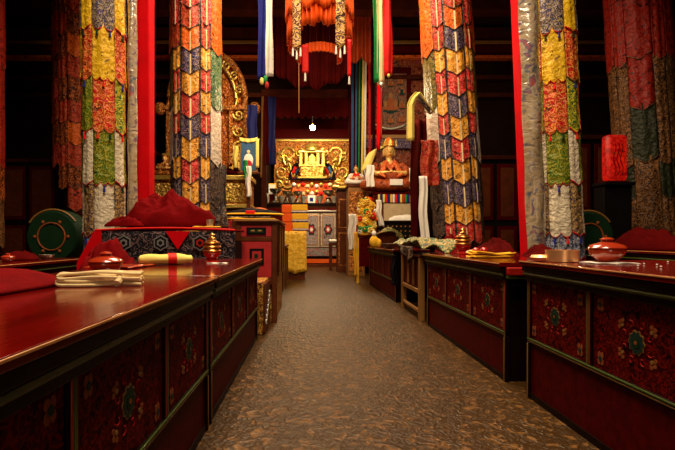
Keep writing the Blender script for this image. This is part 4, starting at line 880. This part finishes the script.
# gilded back panel with scrolling dragons
yp = 14.05; zb_ = Z(203, YA_)
gp = thing('altar_screen', 'gilded carved throne back with scrolling dragons behind the altar', 'altar screen', (X(312, yp), yp, zb_+.001))
x0, x1 = X(274, yp)-gp.location.x, X(350, yp)-gp.location.x; zt3 = Z(141, yp)-zb_
MB().box(x0, x1, .06, .12, 0, zt3, 'carved').build('panel', gp)
MB().box(x0, x1, .02, .14, zt3, zt3+.05, 'gold').build('top_moulding', gp, bevel=.01)
def spiral(cx, cz_, r, turns, a0, s_, n=30, y=.03):
    return [(cx+s_*r*(1-i/n*.85)*math.cos(a0+turns*2*PI*i/n), y, cz_+r*(1-i/n*.85)*math.sin(a0+turns*2*PI*i/n)) for i in range(n+1)]
for s_ in (-1, 1):
    q = MB()
    for (cx_, cz_, r, tn, a0) in ((.72, 1.62, .22, 1.5, 0), (.62, 1.15, .24, 1.4, 2), (.95, 1.05, .20, 1.5, 4), (.98, 1.5, .15, 1.3, 1), (.78, .72, .20, 1.4, 3), (.42, 1.66, .14, 1.3, 2), (1.02, .65, .14, 1.3, 0), (.5, .55, .12, 1.2, 5)):
        q.tube(spiral(s_*cx_, cz_, r, tn, a0, s_), [.042*(1-i/34) for i in range(31)], 'gold', 7)
        q.ell((s_*cx_, .02, cz_), (.05, .05, .05), 'gold', 10)
    q.tube([(s_*(.42+.5*t_/12), .02-.02*(t_ % 2), .75+.75*t_/12+.12*math.sin(t_*1.1)) for t_ in range(13)], [.07-.003*t_ for t_ in range(13)], 'gold', 8)
    q.ell((s_*.74, -.02, 1.42), (.11, .07, .08), 'gold', 12).ell((s_*.66, -.06, 1.38), (.06, .05, .03), 'gold', 10)
    q.build('gilded_dragon', gp)
    q = MB()
    for k in range(5): q.tube([(s_*(.45+.1*k+.1*math.cos(a*.5)), .045, .5+.24*k+.09*math.sin(a*.5)) for a in range(8)], .022, 'scroll', 6)
    q.build('red_flames', gp)
    q = MB().tube([(s_*(.44+.24*math.cos(a)), .0, .82+.46*math.sin(a)) for a in [i*PI/16 for i in range(11)]], .05, 'black', 8); q.build('dark_halo_edge', gp)
    q = MB().tube([(s_*.58, -.02, .82), (s_*.60, -.02, 1.0), (s_*.52, -.02, 1.2)], .05, 'reds' if s_ < 0 else 'lblue', 8).tube([(s_*.47, -.04, .82), (s_*.49, -.04, .98), (s_*.43, -.04, 1.14)], .045, 'lblue' if s_ < 0 else 'reds', 8); q.build('silk_bolster', gp)
# central gilded stupa shrine
t = thing('gilded_reliquary', 'tall golden reliquary with pillared niche at the centre of the altar', 'reliquary', (X(312, 13.7), 13.7, zb_+.001))
q = MB(); q.box(-.44, .44, -.13, .10, .78, .84, 'gold').box(-.34, .34, -.12, .10, .84, 1.14, 'carve').box(-.40, .40, -.14, .10, 1.14, 1.20, 'gold')
q.build('base', t, bevel=.012)
for x in (-.34, -.18, .18, .34): MB().lathe([(.06, 1.205), (.05, 1.23), (.045, 1.52), (.06, 1.55), (.0, 1.56)], (x, -.06, 0), 'pyellow', 12).build('column', t)
MB().box(-.40, .40, -.14, .08, 1.565, 1.62, 'gold').build('lintel', t, bevel=.01)
MB().lathe([(.22, 1.621), (.20, 1.70), (.24, 1.74), (.17, 1.80), (.12, 1.84), (.0, 1.86)], (0, -.02, 0), 'gold', 20).build('dome', t)
MB().lathe([(.14, 1.205), (.15, 1.26), (.11, 1.3), (.12, 1.42), (.05, 1.5), (0, 1.55)], (0, -.03, 0), 'pyellow', 16).build('niche_figure', t)
MB().box(-.72, .72, -.26, -.14, .72, .765, 'black').build('black_shelf', t, bevel=.006)
MB().box(-.60, .60, -.16, .10, .0, .70, 'b_red').build('lower_body', t, bevel=.008)
for k in range(18): MB().ell((-.54+(k % 9)*.135, -.18, .32+.05*(k % 2)+.22*(k > 8)), (.06, .03, .06), ('gold', 'reds', 'cream', 'gold', 'white')[k % 5], 10).build('ornament', t)
# chalices on counter
def chalice(label, px, s, mats='dsilver', Y=13.25):
    t = thing('offering_chalice', label, 'chalice', (X(px, Y), Y, zb_+.001), 0, 'offering chalices on the altar counter')
    MB().lathe([(.11*s, 0), (.12*s, .02*s), (.05*s, .07*s), (.03*s, .12*s), (.05*s, .15*s), (.03*s, .19*s), (.035*s, .24*s), (0, .24*s)], (0, 0, 0), mats, 18).build('stem', t)
    MB().lathe([(.03*s, .241*s), (.13*s, .30*s), (.16*s, .38*s), (.15*s, .38*s), (.12*s, .32*s), (0, .31*s)], (0, 0, 0), mats, 20).build('bowl', t)
    return t
for px, s, l in ((275.5, 1.12, 'broad dark chalice leftmost and largest on the altar counter'), (287, .92, 'dark silver chalice second from the left on the altar counter'), (298, .92, 'dark silver chalice third from the left on the altar counter'), (328, 1.0, 'dark silver chalice just right of the square silver box'), (340, .98, 'dark silver chalice rightmost on the altar counter')): chalice(l, px, s)
for i, px in enumerate((281, 292, 303.5, 319.5, 334.5)):
    tag(MB().lathe([(.05, 0), (.055, .01), (.10, .14), (.11, .2), (.10, .2), (.05, .02), (0, .02)], (X(px, 13.15), 13.15, zb_+.001), 'silver', 16).build('water_bowl'), ('silver water bowl between the first two chalices', 'silver water bowl between second and third chalices', 'silver water bowl left of the square silver box', 'silver water bowl right of the square silver box', 'silver water bowl between the last two chalices')[i], 'bowl', 'water bowls on the altar counter')
t = thing('silver_box', 'square silver box with dark face in the middle of the altar counter', 'box', (X(311.5, 13.2), 13.2, zb_+.001)); MB().box(-.11, .11, -.07, .07, 0, .22, 'white').build('box_body', t, bevel=.01); MB().box(-.05, .05, -.078, -.0705, .05, .16, 'blue').build('emblem', t)
tag(MB().lathe([(.08, 0), (.10, .05), (.10, .22), (.07, .3), (0, .31)], (X(266, 13.2), 13.2, zb_+.001), 'silver', 18).build('silver_jar'), 'rounded silver jar at the left end of the altar counter', 'jar')
for px, Y, m1, l in ((271.5, 13.5, 'blossom', 'pink and yellow framed card left of the golden reliquary'), ):
    t = thing('framed_card', l, 'picture', (X(px, Y), Y, zb_+.001)); MB().box(-.14, .14, 0, .03, 0, .62, 'yellow').build('frame', t, bevel=.01); MB().box(-.11, .11, -.006, -.0005, .03, .28, 'pink').box(-.11, .11, -.006, -.0005, .29, .59, 'white').build('print', t)
# bulb
bl = thing('bare_bulb', 'bright bare light bulb hanging in front of the altar', 'lamp', (X(312.5, 12.4), 12.4, Z(127, 12.4)))
MB().lathe([(0, -.09), (.055, -.07), (.075, -.01), (.06, .03), (.022, .05), (0, .055)], (0, 0, 0), emit('bulb_glow', (1, .85, .55), 60), 16).build('glass', bl)
MB().lathe([(.022, .056), (.022, .10), (0, .10)], (0, 0, 0), 'brass', 12).build('socket', bl)
MB().tube([(0, 0, .10), (0, 0, 4.59-Z(127, 12.4))], .005, 'black', 6).build('cord', bl)
pl = point('bulb_light', (X(312.5, 12.4), 12.25, Z(127, 12.4)-.12), 95, (1, .78, .42), .04)

# yellow draped table and stacked wrapped texts
yy = 8.67
t = thing('draped_table', 'small table draped in yellow cloth left of the altar aisle', 'table', (X(295, yy), yy, 0))
w_ = .21
MB().box(-w_+.02, w_-.02, .02, .38, 0, .92, 'brown').build('table_body', t)
MB().grid(lambda u, v: (-w_-.01+2*w_*u+.02*u, -.01+.015*math.sin(u*22)*v, .94-.80*v+.02*math.sin(u*9)*v), 40, 10, 'gcloth').build('cloth_front', t, solid=.008)
MB().grid(lambda u, v: (w_+.012*math.sin(u*18)*v, .4*u, .94-.8*v), 24, 8, 'gcloth').build('cloth_side', t, solid=.008)
MB().box(-w_-.01, w_+.01, -.01, .41, .935, .945, 'yellow').build('cloth_top', t, bevel=.004)
for k in range(3):
    l = ('bottom', 'middle', 'topmost')[k]
    s_ = thing('wrapped_scripture', l+' orange and yellow wrapped scripture of the stack beside the altar', 'book', (X(295, yy)+(.012, 0, -.01)[k], yy+.02, .947+k*.172), 0, 'wrapped scriptures on the yellow draped table')
    MB().box(-.25, -.06, 0, .36, 0, .165, 'orange').build('orange_wrapper', s_, bevel=.012)
    MB().box(-.059, .25, 0, .36, .045, .165, 'yellow').build('yellow_wrapper', s_, bevel=.012)
    MB().box(-.058, .245, .004, .35, .028, .044, 'white').build('page_edges', s_); MB().box(-.058, .248, .002, .355, 0, .027, 'f_pur').build('board', s_)

# ---------------------------------------------------------------- left shrine
yl = 9.0
t = thing('gilded_throne', 'tall carved gilded throne with arched back behind the left patchwork banner', 'throne', (X(201, yl), yl+.25, 0))
MB().box(-1.05, 1.0, -.15, .6, 0, Z(206, yl), 'brown').build('base', t, bevel=.01)
zb2 = Z(206, yl); 
MB().box(-1.0, .95, -.2, .55, zb2, Z(180, yl), 'carved').build('pedestal', t, bevel=.02)
MB().box(-1.06, 1.0, -.26, .6, Z(180, yl), Z(175, yl), 'gold').build('pedestal_cornice', t, bevel=.015)
MB().box(-1.04, .98, -.24, .58, Z(208, yl), Z(204, yl), 'gold').build('pedestal_foot', t, bevel=.01)
for k in range(4):
    q = MB().box(-.93+.47*k, -.55+.47*k, -.215, -.201, zb2+.08, Z(180, yl)-.06, 'carve'); q.build('carved_panel', t, bevel=.008)
zs0 = Z(175, yl)
for s_ in (-1, 1):
    MB().box(s_*.82-.05, s_*.82+.05, .25, .33, zs0, Z(97, yl), 'carved').build('throne_post', t, bevel=.012)
    MB().box(s_*.50-.04, s_*.50+.04, .25, .33, zs0, Z(97, yl), 'carved').build('throne_post', t, bevel=.012)
    q = MB()
    for k, (cx_, cz_, r) in enumerate(((.66, zs0+.3, .13), (.66, zs0+.65, .14), (.66, zs0+1.0, .13), (.66, zs0+1.35, .12))): q.tube(spiral(s_*cx_, cz_, r, 1.4, k, s_, 24, .28), .028, 'gold', 7)
    q.build('scroll_carving', t)
    MB().ell((s_*1.0, .29, Z(101, yl)), (.13, .1, .14), 'carved', 14).build('makara_head', t)
    MB().box(min(s_*.5, s_*.95), max(s_*.5, s_*.95), .24, .34, zs0+.48, zs0+.53, 'gold').build('throne_rail', t, bevel=.01)
MB().box(-1.0, 1.0, .22, .36, Z(103, yl), Z(98, yl), 'carved').build('crossbar', t, bevel=.012)
MB().box(-.78, .78, .345, .375, zs0, Z(98, yl), 'throne').build('carved_infill', t)
MB().prism([(.76*math.cos(PI*i/20), 1.1*math.sin(PI*i/20)) for i in range(21)], (0, .345, Z(98, yl)), (1, 0, 0), (0, 0, 1), (0, .03, 0), 'throne').build('arch_infill', t)
q = MB(); za = Z(98, yl)
q.tube([(.80*math.cos(a), .29, za+1.15*math.sin(a)**.9) for a in [i*PI/24 for i in range(25)]], .07, 'carved', 8)
q.tube([(.62*math.cos(a), .27, za+.95*math.sin(a)**.9) for a in [i*PI/24 for i in range(25)]], .035, 'gold', 8)
for k in range(9):
    a = PI*(k+1)/10; q.tube(spiral(.71*math.cos(a), za+1.04*math.sin(a), .10, 1.3, k, 1, 16, .24), .022, 'gold', 6)
q.build('arched_back', t)
statue('seated_statue', 'dark gilded seated statue on the arched throne behind the left banner', (X(195, yl), yl+.12, zs0+.005), .8, M['carved'], M['reds'], crown=True)
statue('small_statue', 'small statue in dark robe with yellow scarf right of the left throne', (X(233, 8.7), 9.15, Z(176, 8.7)+.06), .42, M['curtain'], M['yellow'], crown=False)
statue('small_statue', 'small red-robed statue at the left end of the gilded throne', (X(157, 8.7), 9.15, Z(176, 8.7)+.06), .42, M['carved'], M['carved'], crown=False)
vert_drop('yellow_scarf', 'yellow silk scarf hanging on the small statue beside the blue picture', 233, 238, 9.0, 146, 168, 'pyellow')
vert_drop('white_scarf', 'white silk scarf hanging below the blue framed picture', 246, 251, 8.44, 166, 197, 'white')
vert_drop('green_scarf', 'green and white scarf trailing under the blue framed picture', 243.5, 247, 8.46, 160, 178, 'greens')
vert_drop('blue_hanging', 'blue patterned cloth hanging behind the framed picture', 247, 257, 9.0, 105, 140, 'navy')
vert_drop('teal_cloth', 'dark teal cloth at the foot of the left gilded throne', 217, 226, 8.96, 165, 207, 'f_drk')
vert_drop('white_cloth_tip', 'white cloth tip showing beside the foot of the left banner', 206, 214, 8.96, 196, 210, 'white')
yf = 8.5
t = thing('framed_picture', 'blue picture in a yellow draped frame beside the left throne', 'picture', (X(248.5, yf), yf, Z(172, yf)))
w_ = .17; h_ = Z(139, yf)-Z(172, yf)
MB().box(-w_, w_, 0, .03, 0, h_, 'goldline').build('frame', t, bevel=.006)
q = MB().box(-w_+.03, w_-.03, -.006, -.0005, .03, h_-.03, 'lblue').ell((0, -.01, .22), (.09, .006, .13), 'white', 14).ell((0, -.013, .15), (.07, .006, .08), 'pink', 12).ell((0, -.014, .38), (.03, .005, .035), 'cream', 10); q.build('print', t)
q = MB().grid(lambda u, v: (-w_+2*w_*u, -.02-.01*math.sin(u*20), h_+.03-.07*v-.03*math.sin(u*PI)), 20, 4, 'pyellow').grid(lambda u, v: (w_-.03+.06*u, -.02, h_-.55*v), 4, 10, 'pyellow'); q.build('yellow_scarf', t, solid=.008)
t = tag(MB().box(-.03, .03, -.03, .03, 0, Z(172, yf)-.001, 'brown').box(-.2, .2, -.06, .06, Z(172, yf)-.04, Z(172, yf)-.001, 'brown').box(-.18, .18, -.15, .15, 0, .05, 'brown').build('picture_stand', loc=(X(248.5, yf), yf+.02, 0), bevel=.005), 'slim wooden stand holding the blue framed picture', 'stand')

# ---------------------------------------------------------------- drums and dim cabinets
def drum(label, loc, lean):
    t = thing('temple_drum', label, 'drum', loc, 0, 'green temple drums'); r = .27
    MB().lathe([(r*.96, -.14), (r*1.02, -.10), (r*1.04, 0), (r*1.02, .10), (r*.96, .14), (0, .14)], (0, 0, r+.55), 'dgreen', 40, 'y').build('drum_body', t)
    MB().lathe([(0, -.155), (r*.93, -.150), (r*.97, -.135), (0, -.135)], (0, 0, r+.55), 'dgreen', 40, 'y').build('drum_head', t)
    q = MB()
    q.tube([(.14*math.cos(a), -.160, r+.55+.14*math.sin(a)) for a in [i*2*PI/40 for i in range(41)]], .008, 'blossom', 6)
    for a in range(6): q.ell((.17*math.cos(a*1.047), -.16, r+.55+.17*math.sin(a*1.047)), (.018, .006, .018), 'blossom', 8)
    q.tube([(r*1.03*math.cos(a), -.13, r+.55+r*1.03*math.sin(a)) for a in [.6+i*2.0/20 for i in range(21)]], .010, 'goldline', 6)
    q.build('painted_ring', t)
    MB().box(-.03, .03, -.05, .05, 0, .545, 'dark').box(-.2, .2, -.12, .12, 0, .05, 'dark').build('stand', t, bevel=.006)
    return t
drum('dark green drum with an orange ring on the left', (X(60, 4.75), 4.75, 0), 0)
drum('dark green drum half hidden behind the near right banner', (X(581, 4.95), 4.95, 0), 0)
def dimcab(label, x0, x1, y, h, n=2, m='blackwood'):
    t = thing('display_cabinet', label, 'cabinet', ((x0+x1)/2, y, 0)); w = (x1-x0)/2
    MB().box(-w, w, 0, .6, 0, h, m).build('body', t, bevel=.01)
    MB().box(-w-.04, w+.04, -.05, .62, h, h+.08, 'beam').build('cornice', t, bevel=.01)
    dw = 2*w/n
    for k in range(n):
        for z0, z1 in ((.15, h*.45), (h*.5, h-.08)):
            d = MB().box(-w+k*dw+.04, -w+(k+1)*dw-.04, -.02, -.001, z0, z1, 'redpanel').box(-w+k*dw+.10, -w+(k+1)*dw-.10, -.026, -.02, z0+.07, z1-.07, 'brown').build('door', t, bevel=.005)
    return t
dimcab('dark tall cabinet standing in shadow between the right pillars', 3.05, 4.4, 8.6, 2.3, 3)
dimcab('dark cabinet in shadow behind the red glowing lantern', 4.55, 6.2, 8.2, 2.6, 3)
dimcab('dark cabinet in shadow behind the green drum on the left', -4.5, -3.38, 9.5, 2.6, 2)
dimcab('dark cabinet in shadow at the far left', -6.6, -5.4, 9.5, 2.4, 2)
# red glowing glass lantern
yr = 6.4
t = thing('red_lantern', 'glowing red glass lantern box in the right shadows', 'lantern', (X(618, yr), yr, Z(182, yr)))
hh = Z(134, yr)-Z(182, yr)
MB().box(-.15, .15, 0, .16, .02, hh, 'redlamp').build('glass_body', t, bevel=.05)
MB().box(-.16, .16, -.01, .17, 0, .02, 'redpanel').build('base_tray', t, bevel=.006)
q = MB()
for k in range(3): q.tube([(-.05+.05*k+.02*math.sin(i), -.006, .1+i*.05) for i in range(10)], .006, 'redpanel', 5)
q.build('ornament', t)
tag(MB().box(-.22, .22, -.05, .25, Z(182, yr)-.05, Z(182, yr)-.001, 'blackwood').box(-.2, .2, 0, .22, 0, Z(182, yr)-.05, 'blackwood').build('lantern_stand', loc=(X(618, yr), yr, 0), bevel=.008), 'black stand carrying the glowing red lantern', 'stand')
# small bright brass dishes on far left table
for i, px in enumerate((38, 45)): tag(MB().lathe([(.02, 0), (.03, .005), (.05, .035), (.045, .035), (0, .01)], (X(px, 4.0)+.06, 4.0-.05*i, .622), 'silver', 16).build('metal_dish'), ('left', 'right')[i]+' one of two small metal dishes before the green drum', 'dish', 'small metal dishes on the far left table')
